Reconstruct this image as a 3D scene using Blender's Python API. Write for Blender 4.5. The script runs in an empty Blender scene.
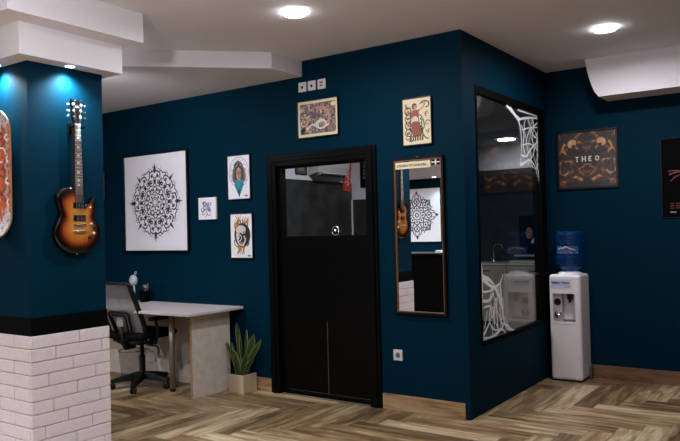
import bpy, bmesh, math, random
from mathutils import Vector, Matrix
random.seed(7)
C = bpy.context.scene.collection
PI = math.pi

# ---------------------------------------------------------------- materials
def new_mat(name):
    m = bpy.data.materials.new(name); m.use_nodes = True
    return m, m.node_tree, m.node_tree.nodes['Principled BSDF']
def mat(name, col, rough=.5, metal=0., spec=.5, bump=0., scale=40., var=0.):
    m, nt, b = new_mat(name)
    b.inputs['Base Color'].default_value = (*col, 1)
    b.inputs['Roughness'].default_value = rough
    b.inputs['Metallic'].default_value = metal
    b.inputs['Specular IOR Level'].default_value = spec
    if bump or var:
        tc = nt.nodes.new('ShaderNodeTexCoord')
        n = nt.nodes.new('ShaderNodeTexNoise'); n.inputs['Scale'].default_value = scale; n.inputs['Detail'].default_value = 4
        nt.links.new(tc.outputs['Object'], n.inputs['Vector'])
        if bump:
            bp = nt.nodes.new('ShaderNodeBump'); bp.inputs['Strength'].default_value = bump; bp.inputs['Distance'].default_value = .002
            nt.links.new(n.outputs['Fac'], bp.inputs['Height']); nt.links.new(bp.outputs['Normal'], b.inputs['Normal'])
        if var:
            r = nt.nodes.new('ShaderNodeValToRGB')
            r.color_ramp.elements[0].position = .3; r.color_ramp.elements[1].position = .7
            r.color_ramp.elements[0].color = (*[c*(1-var) for c in col], 1)
            r.color_ramp.elements[1].color = (*[min(1, c*(1+var)) for c in col], 1)
            nt.links.new(n.outputs['Fac'], r.inputs['Fac']); nt.links.new(r.outputs['Color'], b.inputs['Base Color'])
    return m
def emit(name, col, s):
    m = bpy.data.materials.new(name); m.use_nodes = True
    nt = m.node_tree; nt.nodes.clear()
    e = nt.nodes.new('ShaderNodeEmission'); e.inputs['Color'].default_value = (*col, 1); e.inputs['Strength'].default_value = s
    o = nt.nodes.new('ShaderNodeOutputMaterial'); nt.links.new(e.outputs[0], o.inputs['Surface'])
    return m
def glass(name, tint=(1, 1, 1), rough=0., ior=1.5):
    m = bpy.data.materials.new(name); m.use_nodes = True
    nt = m.node_tree; nt.nodes.clear()
    t = nt.nodes.new('ShaderNodeBsdfTransparent'); t.inputs['Color'].default_value = (*tint, 1)
    g = nt.nodes.new('ShaderNodeBsdfGlossy'); g.inputs['Roughness'].default_value = rough
    f = nt.nodes.new('ShaderNodeFresnel'); ge = nt.nodes.new('ShaderNodeNewGeometry')
    mm = nt.nodes.new('ShaderNodeMath'); mm.operation = 'MULTIPLY_ADD'; nt.links.new(ge.outputs['Backfacing'], mm.inputs[0]); mm.inputs[1].default_value = 1/ior-ior; mm.inputs[2].default_value = ior
    nt.links.new(mm.outputs[0], f.inputs['IOR'])
    x = nt.nodes.new('ShaderNodeMixShader'); o = nt.nodes.new('ShaderNodeOutputMaterial')
    nt.links.new(f.outputs[0], x.inputs[0]); nt.links.new(t.outputs[0], x.inputs[1]); nt.links.new(g.outputs[0], x.inputs[2])
    nt.links.new(x.outputs[0], o.inputs['Surface'])
    return m
def wood_planks(name, dark, mid, light, sx=2.0, sy=16., rough=.38, use_attr=True):
    """grain runs along U; the per-plank tone comes from the colour attribute 'tone'"""
    m, nt, b = new_mat(name)
    uv = nt.nodes.new('ShaderNodeUVMap')
    mp = nt.nodes.new('ShaderNodeMapping'); mp.inputs['Scale'].default_value = (sx, sy, 1)
    nt.links.new(uv.outputs[0], mp.inputs['Vector'])
    n = nt.nodes.new('ShaderNodeTexNoise'); n.inputs['Scale'].default_value = 1.; n.inputs['Detail'].default_value = 5; n.inputs['Roughness'].default_value = .62; n.inputs['Distortion'].default_value = .5
    nt.links.new(mp.outputs[0], n.inputs['Vector'])
    mp2 = nt.nodes.new('ShaderNodeMapping'); mp2.inputs['Scale'].default_value = (sx*2.2, sy*4.5, 1)
    nt.links.new(uv.outputs[0], mp2.inputs['Vector'])
    n2 = nt.nodes.new('ShaderNodeTexNoise'); n2.inputs['Scale'].default_value = 1.; n2.inputs['Detail'].default_value = 3
    nt.links.new(mp2.outputs[0], n2.inputs['Vector'])
    a = nt.nodes.new('ShaderNodeAttribute'); a.attribute_name = 'tone'
    def mth(op, x, y):
        q = nt.nodes.new('ShaderNodeMath'); q.operation = op
        for i, v in enumerate((x, y)):
            if isinstance(v, (int, float)): q.inputs[i].default_value = v
            else: nt.links.new(v, q.inputs[i])
        return q.outputs[0]
    s = mth('ADD', mth('MULTIPLY', n.outputs['Fac'], 1.5), mth('MULTIPLY', n2.outputs['Fac'], .5))
    s = mth('ADD', mth('SUBTRACT', s, .5), mth('MULTIPLY', mth('SUBTRACT', a.outputs['Fac'], .5), .46))
    r = nt.nodes.new('ShaderNodeValToRGB'); e = r.color_ramp.elements
    e[0].position = .20; e[0].color = (*dark, 1); e[1].position = .86; e[1].color = (*light, 1)
    k = e.new(.5); k.color = (*mid, 1)
    nt.links.new(s, r.inputs['Fac']); nt.links.new(r.outputs['Color'], b.inputs['Base Color'])
    b.inputs['Roughness'].default_value = rough
    bp = nt.nodes.new('ShaderNodeBump'); bp.inputs['Strength'].default_value = .25; bp.inputs['Distance'].default_value = .002
    nt.links.new(n2.outputs['Fac'], bp.inputs['Height']); nt.links.new(bp.outputs['Normal'], b.inputs['Normal'])
    return m

TEAL = mat('teal_paint', (.0001, .0170, .0350), .6, spec=.04, bump=.25, scale=90, var=.06)
WHITE = mat('white_plaster', (.68, .655, .71), .8, bump=.15, scale=60)
BRICKW = mat('white_painted_brick', (.64, .58, .62), .5, bump=.6, scale=45, var=.05)
GROUT = mat('brick_joint', (.56, .50, .53), .8)
BLACK = mat('black_satin', (.003, .003, .0035), .35, spec=.3)
BLACKM = mat('black_matt', (.0015, .0015, .0017), .75, spec=.05)
BLACKDOOR = mat('black_door_lacquer', (.0012, .0012, .0012), .42, spec=.14, var=.2, scale=20)
FRAMEB = mat('black_picture_frame', (.006, .006, .007), .3)
PAPER = mat('white_paper', (.80, .79, .86), .5)
CREAM = mat('cream_paper', (.72, .62, .42), .6)
INK = mat('black_ink', (.01, .01, .013), .6)
GREYINK = mat('grey_ink', (.22, .22, .24), .6)
CHROME = mat('chrome', (.75, .75, .77), .16, 1.)
STEEL = mat('brushed_steel', (.5, .48, .46), .35, 1.)
GOLD = mat('worn_brass', (.20, .11, .045), .5, .3)
WPLASTIC = mat('white_plastic', (.62, .59, .60), .35)
GPLASTIC = mat('grey_plastic', (.12, .12, .13), .4)
DESKTOP = mat('white_laminate', (.60, .56, .57), .35)
BIRCH = mat('pale_birch_board', (.62, .55, .49), .5, var=.10, scale=14)
EDGE = mat('raw_board_edge', (.36, .23, .12), .6)
FLOOR = wood_planks('wood_look_tile', (.084, .049, .022), (.240, .152, .076), (.52, .41, .26))
FLOORB = mat('tile_joint', (.13, .10, .075), .7)
BASEW = wood_planks('warm_wood_tile', (.10, .05, .022), (.36, .22, .11), (.55, .38, .22), 1.5, 10.)
BASER = wood_planks('brown_wood_tile', (.08, .035, .017), (.20, .10, .05), (.30, .16, .09), 1.5, 10.)

# ---------------------------------------------------------------- mesh building
class MB:
    def __init__(s): s.b = bmesh.new(); s.tone = []; s.mi = 0
    def mat(s, i): s.mi = i; return s
    def _faces(s, fs):
        for f in fs: f.material_index = s.mi
    def box(s, x0, x1, y0, y1, z0, z1, bev=0., seg=2, M=None):
        b = s.b
        vs = [b.verts.new((x, y, z)) for x in (x0, x1) for y in (y0, y1) for z in (z0, z1)]
        q = [(0, 1, 3, 2), (4, 6, 7, 5), (0, 4, 5, 1), (2, 3, 7, 6), (0, 2, 6, 4), (1, 5, 7, 3)]
        fs = [b.faces.new([vs[i] for i in t]) for t in q]
        s._faces(fs)
        if bev:
            es = list({e for f in fs for e in f.edges})
            r = bmesh.ops.bevel(b, geom=es, offset=bev, segments=seg, affect='EDGES', profile=.5)
            vs = list({v for f in r['faces'] for v in f.verts} | {v for v in vs if v.is_valid})
            s._faces(r['faces'])
        if M is not None:
            for v in vs: v.co = M @ v.co
        return s
    def ring_sweep(s, rings, close=True, cap=True, smooth=True):
        b = s.b; R = [[b.verts.new(p) for p in r] for r in rings]; n = len(R[0]); fs = []
        for i in range(len(R)-1):
            for j in range(n if close else n-1):
                k = (j+1) % n
                try: fs.append(b.faces.new((R[i][j], R[i][k], R[i+1][k], R[i+1][j])))
                except ValueError: pass
        for f in fs: f.smooth = smooth
        if cap and close:
            for r in (R[0][::-1], R[-1]):
                try: fs.append(b.faces.new(r))
                except ValueError: pass
        s._faces(fs); return s
    def tube(s, pts, r, n=10, cap=True):
        pts = [Vector(p) for p in pts]; rs = r if isinstance(r, (list, tuple)) else [r]*len(pts)
        rings = []; u = None
        for i, p in enumerate(pts):
            t = (pts[min(i+1, len(pts)-1)] - pts[max(i-1, 0)]).normalized()
            if u is None: u = t.orthogonal().normalized()
            u = (u - t*u.dot(t)).normalized(); w = t.cross(u)
            rings.append([p + (u*math.cos(2*PI*k/n) + w*math.sin(2*PI*k/n))*rs[i] for k in range(n)])
        return s.ring_sweep(rings, cap=cap)
    def lathe(s, prof, cx=0, cy=0, cz=0, n=24, axis='z', cap=True):
        rings = []
        for r, h in prof:
            ring = []
            for k in range(n):
                a = 2*PI*k/n; c, d = r*math.cos(a), r*math.sin(a)
                ring.append({'z': (cx+c, cy+d, cz+h), 'x': (cx+h, cy+c, cz+d), 'y': (cx+d, cy+h, cz+c)}[axis])
            rings.append(ring)
        return s.ring_sweep(rings, cap=cap)
    def prism(s, pts, d, smooth=False):
        """pts: outline of 3-D points, d: extrusion vector"""
        d = Vector(d); b = s.b
        A = [b.verts.new(Vector(p)) for p in pts]; B = [b.verts.new(Vector(p)+d) for p in pts]; n = len(A)
        fs = [b.faces.new(A[::-1]), b.faces.new(B)]
        for i in range(n):
            f = b.faces.new((A[i], A[(i+1) % n], B[(i+1) % n], B[i])); f.smooth = smooth; fs.append(f)
        s._faces(fs); return s
    def build(s, name, mats, parent=None, loc=(0, 0, 0), smooth_angle=None):
        b = s.b
        bmesh.ops.recalc_face_normals(b, faces=b.faces)
        me = bpy.data.meshes.new(name); b.to_mesh(me); b.free()
        for m in (mats if isinstance(mats, (list, tuple)) else [mats]): me.materials.append(m)
        o = bpy.data.objects.new(name, me); C.objects.link(o); o.location = loc
        if parent: o.parent = parent
        return o
def bevel(o, w, seg=2):
    m = o.modifiers.new('bevel', 'BEVEL'); m.width = w; m.segments = seg; m.limit_method = 'ANGLE'; m.angle_limit = .6
    return o
def tag(o, label, cat, group=None):
    o['label'] = label; o['category'] = cat
    if group: o['group'] = group
    return o
def thing(name, label, cat, loc=(0, 0, 0), rz=0, group=None):
    o = bpy.data.objects.new(name, None); C.objects.link(o); o.location = loc; o.rotation_euler = (0, 0, rz)
    o.empty_display_size = .1
    return tag(o, label, cat, group)
def struct(o): o['kind'] = 'structure'; return o
def copy_tree(o, parent=None):
    c = o.copy(); C.objects.link(c); c.parent = parent
    for ch in list(o.children): copy_tree(ch, c)
    return c

# ---------------------------------------------------------------- flat artwork: drawn on a plane in (a, b) units of metres
def smooth_path(P, n=6):
    if len(P) < 3: return P
    Q = [P[0]]+list(P)+[P[-1]]; out = []
    for i in range(1, len(Q)-2):
        for k in range(n):
            t = k/n; a, b_, c, d = Q[i-1], Q[i], Q[i+1], Q[i+2]
            out.append(tuple(.5*((2*b_[j]) + (-a[j]+c[j])*t + (2*a[j]-5*b_[j]+4*c[j]-d[j])*t*t + (-a[j]+3*b_[j]-3*c[j]+d[j])*t**3) for j in (0, 1)))
    out.append(P[-1]); return out
class Art:
    """print on a sheet: every stroke is a thin layer of ink. fr = (origin, a-axis, b-axis, normal)"""
    def __init__(s, o, a, b, n):
        s.o, s.a, s.b_, s.n = map(Vector, (o, a, b, n)); s.bm = bmesh.new(); s.k = 0; s.mats = []
    def p(s, q, h=0): return s.o + s.a*q[0] + s.b_*q[1] + s.n*(.0004 + s.k*.00002 + h)
    def face(s, pts, m):
        if m not in s.mats: s.mats.append(m)
        vs = [s.bm.verts.new(s.p(q)) for q in pts]
        try: f = s.bm.faces.new(vs)
        except ValueError: return
        f.normal_update()
        if f.normal.dot(s.n) < 0: f.normal_flip()
        f.material_index = s.mats.index(m)
    def poly(s, pts, m): s.k += 1; s.face(pts, m)
    def ell(s, c, rx, ry, m, rot=0, n=20, a0=0, a1=2*PI):
        s.k += 1
        pts = []
        for i in range(n if a1-a0 > 6.2 else n+1):
            t = a0+(a1-a0)*i/n; x, y = rx*math.cos(t), ry*math.sin(t)
            pts.append((c[0]+x*math.cos(rot)-y*math.sin(rot), c[1]+x*math.sin(rot)+y*math.cos(rot)))
        s.face(pts, m)
    def stroke(s, P, w, m, taper=False, sm=True, lift=True):
        if lift: s.k += 1
        Q = smooth_path(P) if sm else P; n = len(Q); L = []; Rr = []
        for i, q in enumerate(Q):
            a, b = Q[max(0, i-1)], Q[min(n-1, i+1)]; dx, dy = b[0]-a[0], b[1]-a[1]; l = math.hypot(dx, dy) or 1
            k = w/2*((1-(i/(n-1))**1.5*.85) if taper else 1)
            L.append((q[0]-dy/l*k, q[1]+dx/l*k)); Rr.append((q[0]+dy/l*k, q[1]-dx/l*k))
        for i in range(n-1): s.face([L[i], L[i+1], Rr[i+1], Rr[i]], m)
    def arc(s, c, r, a0, a1, w, m, ry=None, n=14):
        ry = ry or r
        s.stroke([(c[0]+r*math.cos(a0+(a1-a0)*i/n), c[1]+ry*math.sin(a0+(a1-a0)*i/n)) for i in range(n+1)], w, m, sm=False)
    def build(s, name, parent=None):
        me = bpy.data.meshes.new(name); s.bm.to_mesh(me); s.bm.free()
        for m in s.mats: me.materials.append(m)
        o = bpy.data.objects.new(name, me); C.objects.link(o)
        if parent: o.parent = parent
        return o
def text_mesh(txt, size, m, name, parent, M, bold=0., depth=.0005, sx=1.):
    cu = bpy.data.curves.new(name, 'FONT'); cu.body = txt; cu.size = size; cu.extrude = depth; cu.offset = bold; cu.align_x = 'LEFT'
    t = bpy.data.objects.new(name, cu); C.objects.link(t)
    bpy.context.view_layer.update()
    me = bpy.data.meshes.new_from_object(t.evaluated_get(bpy.context.evaluated_depsgraph_get()))
    bpy.data.objects.remove(t); bpy.data.curves.remove(cu)
    me.transform(M @ Matrix.Diagonal((sx, 1, 1, 1)))
    me.materials.clear(); me.materials.append(m)
    o = bpy.data.objects.new(name, me); C.objects.link(o)
    if parent: o.parent = parent
    return o

def noise_print(name, c, stops, scale=9., mirror=True, dist=1.8, rough=.35, ax=0):
    """printed picture: swirling (optionally mirrored) colour fields; c = centre in the sheet's object space"""
    m, nt, b = new_mat(name)
    tc = nt.nodes.new('ShaderNodeTexCoord'); sp = nt.nodes.new('ShaderNodeSeparateXYZ'); nt.links.new(tc.outputs['Object'], sp.inputs[0])
    x = sp.outputs[ax]
    if mirror:
        a = nt.nodes.new('ShaderNodeMath'); a.operation = 'ABSOLUTE'; nt.links.new(x, a.inputs[0]); x = a.outputs[0]
    cb = nt.nodes.new('ShaderNodeCombineXYZ'); nt.links.new(x, cb.inputs[0]); nt.links.new(sp.outputs[2], cb.inputs[1]); cb.inputs[2].default_value = c
    n = nt.nodes.new('ShaderNodeTexNoise'); n.inputs['Scale'].default_value = scale; n.inputs['Detail'].default_value = 3.5; n.inputs['Distortion'].default_value = dist; n.inputs['Roughness'].default_value = .55
    nt.links.new(cb.outputs[0], n.inputs['Vector'])
    r = nt.nodes.new('ShaderNodeValToRGB'); el = r.color_ramp.elements
    while len(el) > 1: el.remove(el[-1])
    el[0].position = stops[0][0]; el[0].color = (*stops[0][1], 1)
    for p_, cc in stops[1:]: e = el.new(p_); e.color = (*cc, 1)
    nt.links.new(n.outputs['Fac'], r.inputs['Fac']); nt.links.new(r.outputs['Color'], b.inputs['Base Color']); b.inputs['Roughness'].default_value = rough
    return m
LAMP, SPOT, INNER, EXPO, AMB = 32., 72., 48., .22, .65
DIFF, SPREAD, INNER2, WASH = 72., 3.0, 4., 70.
GX, GY, GZ, GLOBE = -.2, -3.5, 2.5, 72.
# ---------------------------------------------------------------- room shell
H = 2.9
XL, XR, YR, YA = -5.7, 3.5, -8.0, 1.912       # left wall, right wall, rear wall, alcove wall
def uv_planar(o, ax, ay, tone=.5):
    me = o.data
    uvl = me.uv_layers.new(name='UVMap'); at = me.attributes.new('tone', 'FLOAT', 'FACE')
    for p in me.polygons:
        at.data[p.index].value = tone
        for li in p.loop_indices:
            co = me.vertices[me.loops[li].vertex_index].co; uvl.data[li].uv = (co[ax], co[ay])

# floor: herringbone tiles .1517 x .91, laid square to the walls
def make_floor():
    w, n, g = .1517, 6, .0012
    ox, oy = .507-w, .64
    b = bmesh.new(); uvl = b.loops.layers.uv.new('UVMap'); tone = b.faces.layers.float.new('tone')
    rnd = random.Random(3)
    X0, X1, Y0, Y1 = XL, XR, YR, YA
    def quad(x0, x1, y0, y1, horiz):
        x0c, x1c, y0c, y1c = max(x0, X0), min(x1, X1), max(y0, Y0), min(y1, Y1)
        if x1c-x0c < .003 or y1c-y0c < .003: return
        u0, v0, t = rnd.uniform(0, 50), rnd.uniform(0, 50), rnd.random()
        cs = [(x0c+g, y0c+g), (x1c-g, y0c+g), (x1c-g, y1c-g), (x0c+g, y1c-g)]
        f = b.faces.new([b.verts.new((x, y, 0)) for x, y in cs]); f.material_index = 0; f[tone] = t
        for l, (x, y) in zip(f.loops, cs):
            l[uvl].uv = ((x-x0)+u0, (y-y0)+v0) if horiz else ((y-y0)+u0, (x-x0)+v0)
    i0, i1 = int((X0-ox)/w)-8, int((X1-ox)/w)+2; j0, j1 = int((Y0-oy)/w)-8, int((Y1-oy)/w)+2
    for i in range(i0, i1):
        for j in range(j0, j1):
            k = (i-j) % (2*n)
            if k == 0:      # this grid cell starts the upright plank whose left/bottom corner it is
                quad(ox+i*w, ox+(i+1)*w, oy+j*w, oy+(j+n)*w, False)
            if k == 1:
                quad(ox+i*w, ox+(i+n)*w, oy+j*w, oy+(j+1)*w, True)
    zb = -.0012
    for (x0, x1, y0, y1, z0, z1) in [(X0, X1, Y0, Y1, -.12, zb)]:
        vs = [b.verts.new((x, y, z)) for x in (x0, x1) for y in (y0, y1) for z in (z0, z1)]
        for t in [(0, 1, 3, 2), (4, 6, 7, 5), (0, 4, 5, 1), (2, 3, 7, 6), (0, 2, 6, 4), (1, 5, 7, 3)]:
            f = b.faces.new([vs[i] for i in t]); f.material_index = 1
    for f in b.faces: f.normal_update()
    for f in b.faces:
        if f.material_index == 0 and f.normal.z < 0: f.normal_flip()
    me = bpy.data.meshes.new('floor'); b.to_mesh(me); b.free(); me.materials.append(FLOOR); me.materials.append(FLOORB)
    o = bpy.data.objects.new('floor', me); C.objects.link(o); struct(o)
make_floor()

# ceiling with its dropped corner
struct(MB().box(XL-.1, XR+.1, YR-.1, 7.35, H, H+.12).build('ceiling', WHITE))
pl = [(-1.497, .0), (-1.497, -.40), (-2.93, -1.84), (XL, -1.84), (XL, .0)]
struct(MB().prism([(x, y, 2.767) for x, y in pl], (0, 0, .14)).build('trim_1', WHITE))

# main wall (y = 0) with the doorway
m = MB(); dx0, dx1, dz = -1.86, -.805, 2.06
m.box(XL, dx0, 0, .12, 0, H); m.box(dx1, 0, 0, .12, 0, H); m.box(dx0, dx1, 0, .12, dz, H)
struct(m.build('wall_main', TEAL))
# window wall (x = 0)
m = MB(); wy0, wy1, wz0, wz1 = .228, 1.80, .520, 2.523
m.box(-.12, 0, .12, wy0, 0, H); m.box(-.12, 0, wy1, 7.2, 0, H); m.box(-.12, 0, wy0, wy1, 0, wz0); m.box(-.12, 0, wy0, wy1, wz1, H)
struct(m.build('wall_window', TEAL))
struct(MB().box(0, XR, YA, YA+.12, 0, H).build('wall_alcove', TEAL))
struct(MB().box(XR, XR+.12, YR, YA+.12, 0, H).build('wall_right', TEAL))
struct(MB().box(XL-.12, XL, YR, .12, 0, H).build('wall_left', TEAL))
struct(MB().box(XL-.12, XR+.12, YR-.12, YR, 0, H).build('wall_rear', TEAL))

# baseboards (warm wood-look tile strips)
def base(name, x0, x1, y0, y1, m, h=.123, tone=.5, ax=0):
    o = MB().box(x0, x1, y0, y1, 0, h, .002, 1).build(name, m); uv_planar(o, ax, 2, tone); return struct(o)
base('baseboard_main', -.752, -.035, -.011, 0, BASEW)
base('baseboard_desk', XL, -1.915, -.011, 0, BASEW, .118, .45)
base('baseboard_alcove', .32, XR, YA-.011, YA, BASER, .122)

# pillar: teal above, black band, white painted brick below
px0, px1, py0, py1 = -3.05, -1.776, -2.374, -1.837
m = MB().box(px0, px1, py0, py1, .9, 2.72)
struct(m.build('wall_pillar', TEAL))
struct(MB().box(px0, px1+.004, py0-.004, py1+.004, .826, .939).build('trim_2', BLACKM))
def bricks():
    m = MB(); m.mat(1); m.box(px0, px1-.002, py0+.002, py1-.002, 0, .828); m.mat(0)
    rnd = random.Random(11); rh, L, j, t = .0800, .335, .0035, .013
    z = .828; r = 0
    while z > .01:
        z0 = max(z-rh+j, 0.0)
        # +x face
        offs = [.0, .17, .05, .22, .02, .19, .09, .25, .03, .16, .11][r % 11]
        y = py0-t-offs
        while y < py1+t:
            a, b_ = max(y+j/2, py0-t), min(y+L-j/2, py1+t)
            if b_-a > .02:
                d = rnd.uniform(-.0015, .0015)
                m.box(px1-.01, px1+t+d, a, b_, z0, z-.0005, .004, 2)
            y += L
        for (ya, yb, s) in ((py0-t, py0+.01, 0), (py1-.01, py1+t, 1)):
            x = px1+.0
            k = 0
            x = px1 - .012 - (0 if r % 2 else .12)
            a0 = px1-.012
            first = True
            while a0 > px0:
                ln = L if (not first) else (L if r % 2 else L/2)
                a1 = max(a0-ln+j, px0)
                if a0-a1 > .02: m.box(a1, a0, ya, yb, z0, z-.0005, .004, 2)
                a0 -= ln; first = False
        z -= rh; r += 1
    return m.build('trim_3', [BRICKW, GROUT])
struct(bricks())
# two plaster tiers under the ceiling
struct(MB().box(-3.35, -1.655, -2.493, -1.762, 2.514, 2.706).build('trim_4', WHITE))
struct(MB().box(-3.6, -1.494, -2.652, -1.712, 2.705, H+.01).build('trim_5', WHITE))
# curved plaster bulkhead in the alcove
prof = [(.455, 2.905), (.462, 2.86), (.472, 2.80), (.488, 2.73), (.508, 2.66), (.532, 2.60), (.566, 2.552)]
m = MB(); rings = []
for (y, dzz) in ((1.60, 0), (1.60, 0)): pass
out = [(x, z) for x, z in prof] + [(XR, 2.552), (XR, 2.905)]
m.prism([(x, 1.60, z) for x, z in out], (0, .318, 0))
o = struct(m.build('trim_6', WHITE))

# ---------------------------------------------------------------- inner room seen through the glass
TILED = mat('dark_stone_tile', (.028, .027, .026), .45, var=.45, scale=5)
IW = mat('inner_white_wall', (.62, .63, .68), .7)
m = MB(); zs = 2.03
def dado(x0, x1, y0, y1, zt, zs=2.05):
    m.mat(0).box(x0, x1, y0, y1, 0, zs); m.mat(1).box(x0, x1, y0, y1, zs, zt)
dado(-3.1, -3.0, .12, 2.95, H, 2.05)
struct(m.build('wall_inner_left', [TILED, IW]))
m = MB(); dado(-4.6, -2.55, 2.95, 3.07, H, 1.83)
struct(m.build('wall_inner_stub', [TILED, IW]))
m = MB(); dado(-4.6, -.12, 7.2, 7.3, H, 2.45)
struct(m.build('wall_inner_back', [TILED, IW]))
m = MB(); dado(-4.7, -4.6, 3.07, 7.3, H, 2.45)
struct(m.build('wall_inner_far_left', [TILED, IW]))
struct(MB().box(-2.999, -2.985, 2.93, 2.948, 1.36, 1.83).build('trim_7', WHITE))
struct(MB().box(-4.6, -.12, 4.5, 4.75, 2.765, H).build('trim_8', IW))
struct(MB().box(-4.7, 0, .12, 7.3, -.1, -.001).build('floor_inner', mat('inner_grey_floor', (.12, .11, .10), .5)))
struct(MB().box(dx0, dx1, 0.0, .12, -.05, -.0005).build('floor_threshold', mat('threshold', (.12, .11, .10), .5)))

# ---------------------------------------------------------------- door_1
dr = bpy.data.objects.new('door_1', None); C.objects.link(dr); dr.location = (-1.333, 0, 0); struct(dr)
L = lambda x: x+1.333
m = MB()   # stepped casing
X0, X1, ZT = L(-1.908), L(-.757), 2.107
for (w0, w1, d) in ((0, .03, .022), (.03, .062, .034), (.062, .10, .026)):
    m.box(X0+w0, X0+w1, -d, .0, 0, ZT-w0, .002, 1); m.box(X1-w1, X1-w0, -d, 0, 0, ZT-w0, .002, 1)
    m.box(X0+w1, X1-w1, -d, 0, ZT-w1, ZT-w0, .002, 1)
m.box(X0+.048, X0+.10, 0, .12, 0, ZT-.047); m.box(X1-.10, X1-.048, 0, .12, 0, ZT-.047); m.box(X0+.10, X1-.10, 0, .12, ZT-.10, ZT-.047)
m.build('door_frame', BLACKDOOR, dr)
sx0, sx1 = X0+.102, X1-.102
gz0, gz1, gx0, gx1 = 1.385, 1.985, L(-1.755), L(-.872)
m = MB()  # leaf: stiles, rails, lower panels
m.box(sx0, gx0, .02, .06, .045, 2.0); m.box(gx1, sx1, .02, .06, .045, 2.0); m.box(gx0, gx1, .02, .06, gz1, 2.0)
m.box(gx0, gx1, .02, .06, 1.27, gz0)
m.box(gx0, L(-1.308), .022, .058, .045, 1.27); m.box(L(-1.304), gx1, .022, .058, .045, 1.27)
m.build('door_leaf', BLACKDOOR, dr)
MB().box(L(-1.308), L(-1.304), .0215, .030, .045, .66).build('seam_strip', STEEL, dr)
CLEAR = glass('clear_glass', (.93, .95, .95))
MB().box(gx0, gx1, .036, .042, gz0, gz1).build('glass_pane', glass('door_glass', (.93, .95, .95), ior=1.35), dr)
m = MB(); m.tube([(L(-1.197)+.034*math.cos(2*PI*i/24), .022, 1.425+.036*math.sin(2*PI*i/24)) for i in range(25)], .0065, 8); m.build('lock_ring', CHROME, dr)
MB().lathe([(.0, -.014), (.012, -.012), (.015, .0), (.015, .014), (.0, .014)], L(-1.197), .022, 1.425, 16, 'y').build('lock_cylinder', CHROME, dr)
MB().lathe([(.0, .010), (.030, .010), (.030, .014), (.0, .014)], L(-1.197), .022, 1.425, 20, 'y').build('lock_plate', BLACKM, dr)
m = MB(); m.box(sx0, sx1, -.01, .10, 0.0, .022, .002, 1); m.build('threshold', BLACKM, dr)
m = MB(); m.box(sx0+.02, sx1-.01, -.012, -.008, .004, .012); m.build('bottom_seal', STEEL, dr)

# ---------------------------------------------------------------- window_1
wr = bpy.data.objects.new('window_1', None); C.objects.link(wr); wr.location = (0, 1.0, 0); struct(wr)
m = MB(); Y = lambda y: y-1.0
m.box(-.05, .006, Y(wy0), Y(.255), wz0, wz1); m.box(-.05, .006, Y(1.665), Y(wy1), wz0, wz1)
m.box(-.05, .006, Y(.255), Y(1.665), 2.465, wz1); m.box(-.05, .006, Y(.255), Y(1.665), wz0, .545)
m.box(-.125, -.05, Y(wy0), Y(wy0)+.004, wz0, wz1); m.box(-.125, -.05, Y(wy1)-.004, Y(wy1), wz0, wz1); m.box(-.125, -.05, Y(wy0), Y(wy1), wz0, wz0+.004); m.box(-.125, -.05, Y(wy0), Y(wy1), wz1-.004, wz1)
m.build('window_frame', BLACKM, wr)
MB().box(-.020, -.014, Y(.255), Y(1.665), .545, 2.465).build('window_pane', CLEAR, wr)
WEB_TOP = [([(0.909, 2.457), (1.048, 2.411), (1.174, 2.36), (1.218, 2.299), (1.24, 2.19), (1.231, 2.078), (1.191, 1.964)], 0.035), ([(1.17, 2.459), (1.417, 2.456), (1.668, 2.452)], 0.045), ([(1.174, 2.36), (1.349, 2.398), (1.68, 2.437)], 0.025), ([(1.68, 2.437), (1.663, 2.228), (1.631, 2.015), (1.667, 1.877), (1.686, 1.689)], 0.025), ([(1.25, 2.324), (1.305, 2.241), (1.279, 2.149), (1.322, 2.062)], 0.02), ([(1.413, 2.399), (1.471, 2.325), (1.365, 2.201), (1.401, 2.091)], 0.02), ([(1.677, 2.394), (1.502, 2.306), (1.596, 2.246), (1.655, 2.298)], 0.02), ([(1.229, 2.055), (1.353, 2.053), (1.454, 2.118), (1.662, 2.217)], 0.02), ([(1.191, 1.964), (1.317, 1.995), (1.447, 2.026), (1.573, 1.965), (1.633, 1.875)], 0.035), ([(1.544, 2.421), (1.564, 2.335), (1.516, 2.238), (1.562, 2.15)], 0.018), ([(1.265, 2.281), (1.471, 2.325), (1.659, 2.345)], 0.014), ([(1.267, 2.147), (1.459, 2.175), (1.641, 2.133)], 0.014), ([(1.349, 2.391), (1.317, 2.309), (1.348, 2.222)], 0.016), ([(0.993, 2.451), (1.117, 2.397), (1.2, 2.381)], 0.02)]
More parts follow.
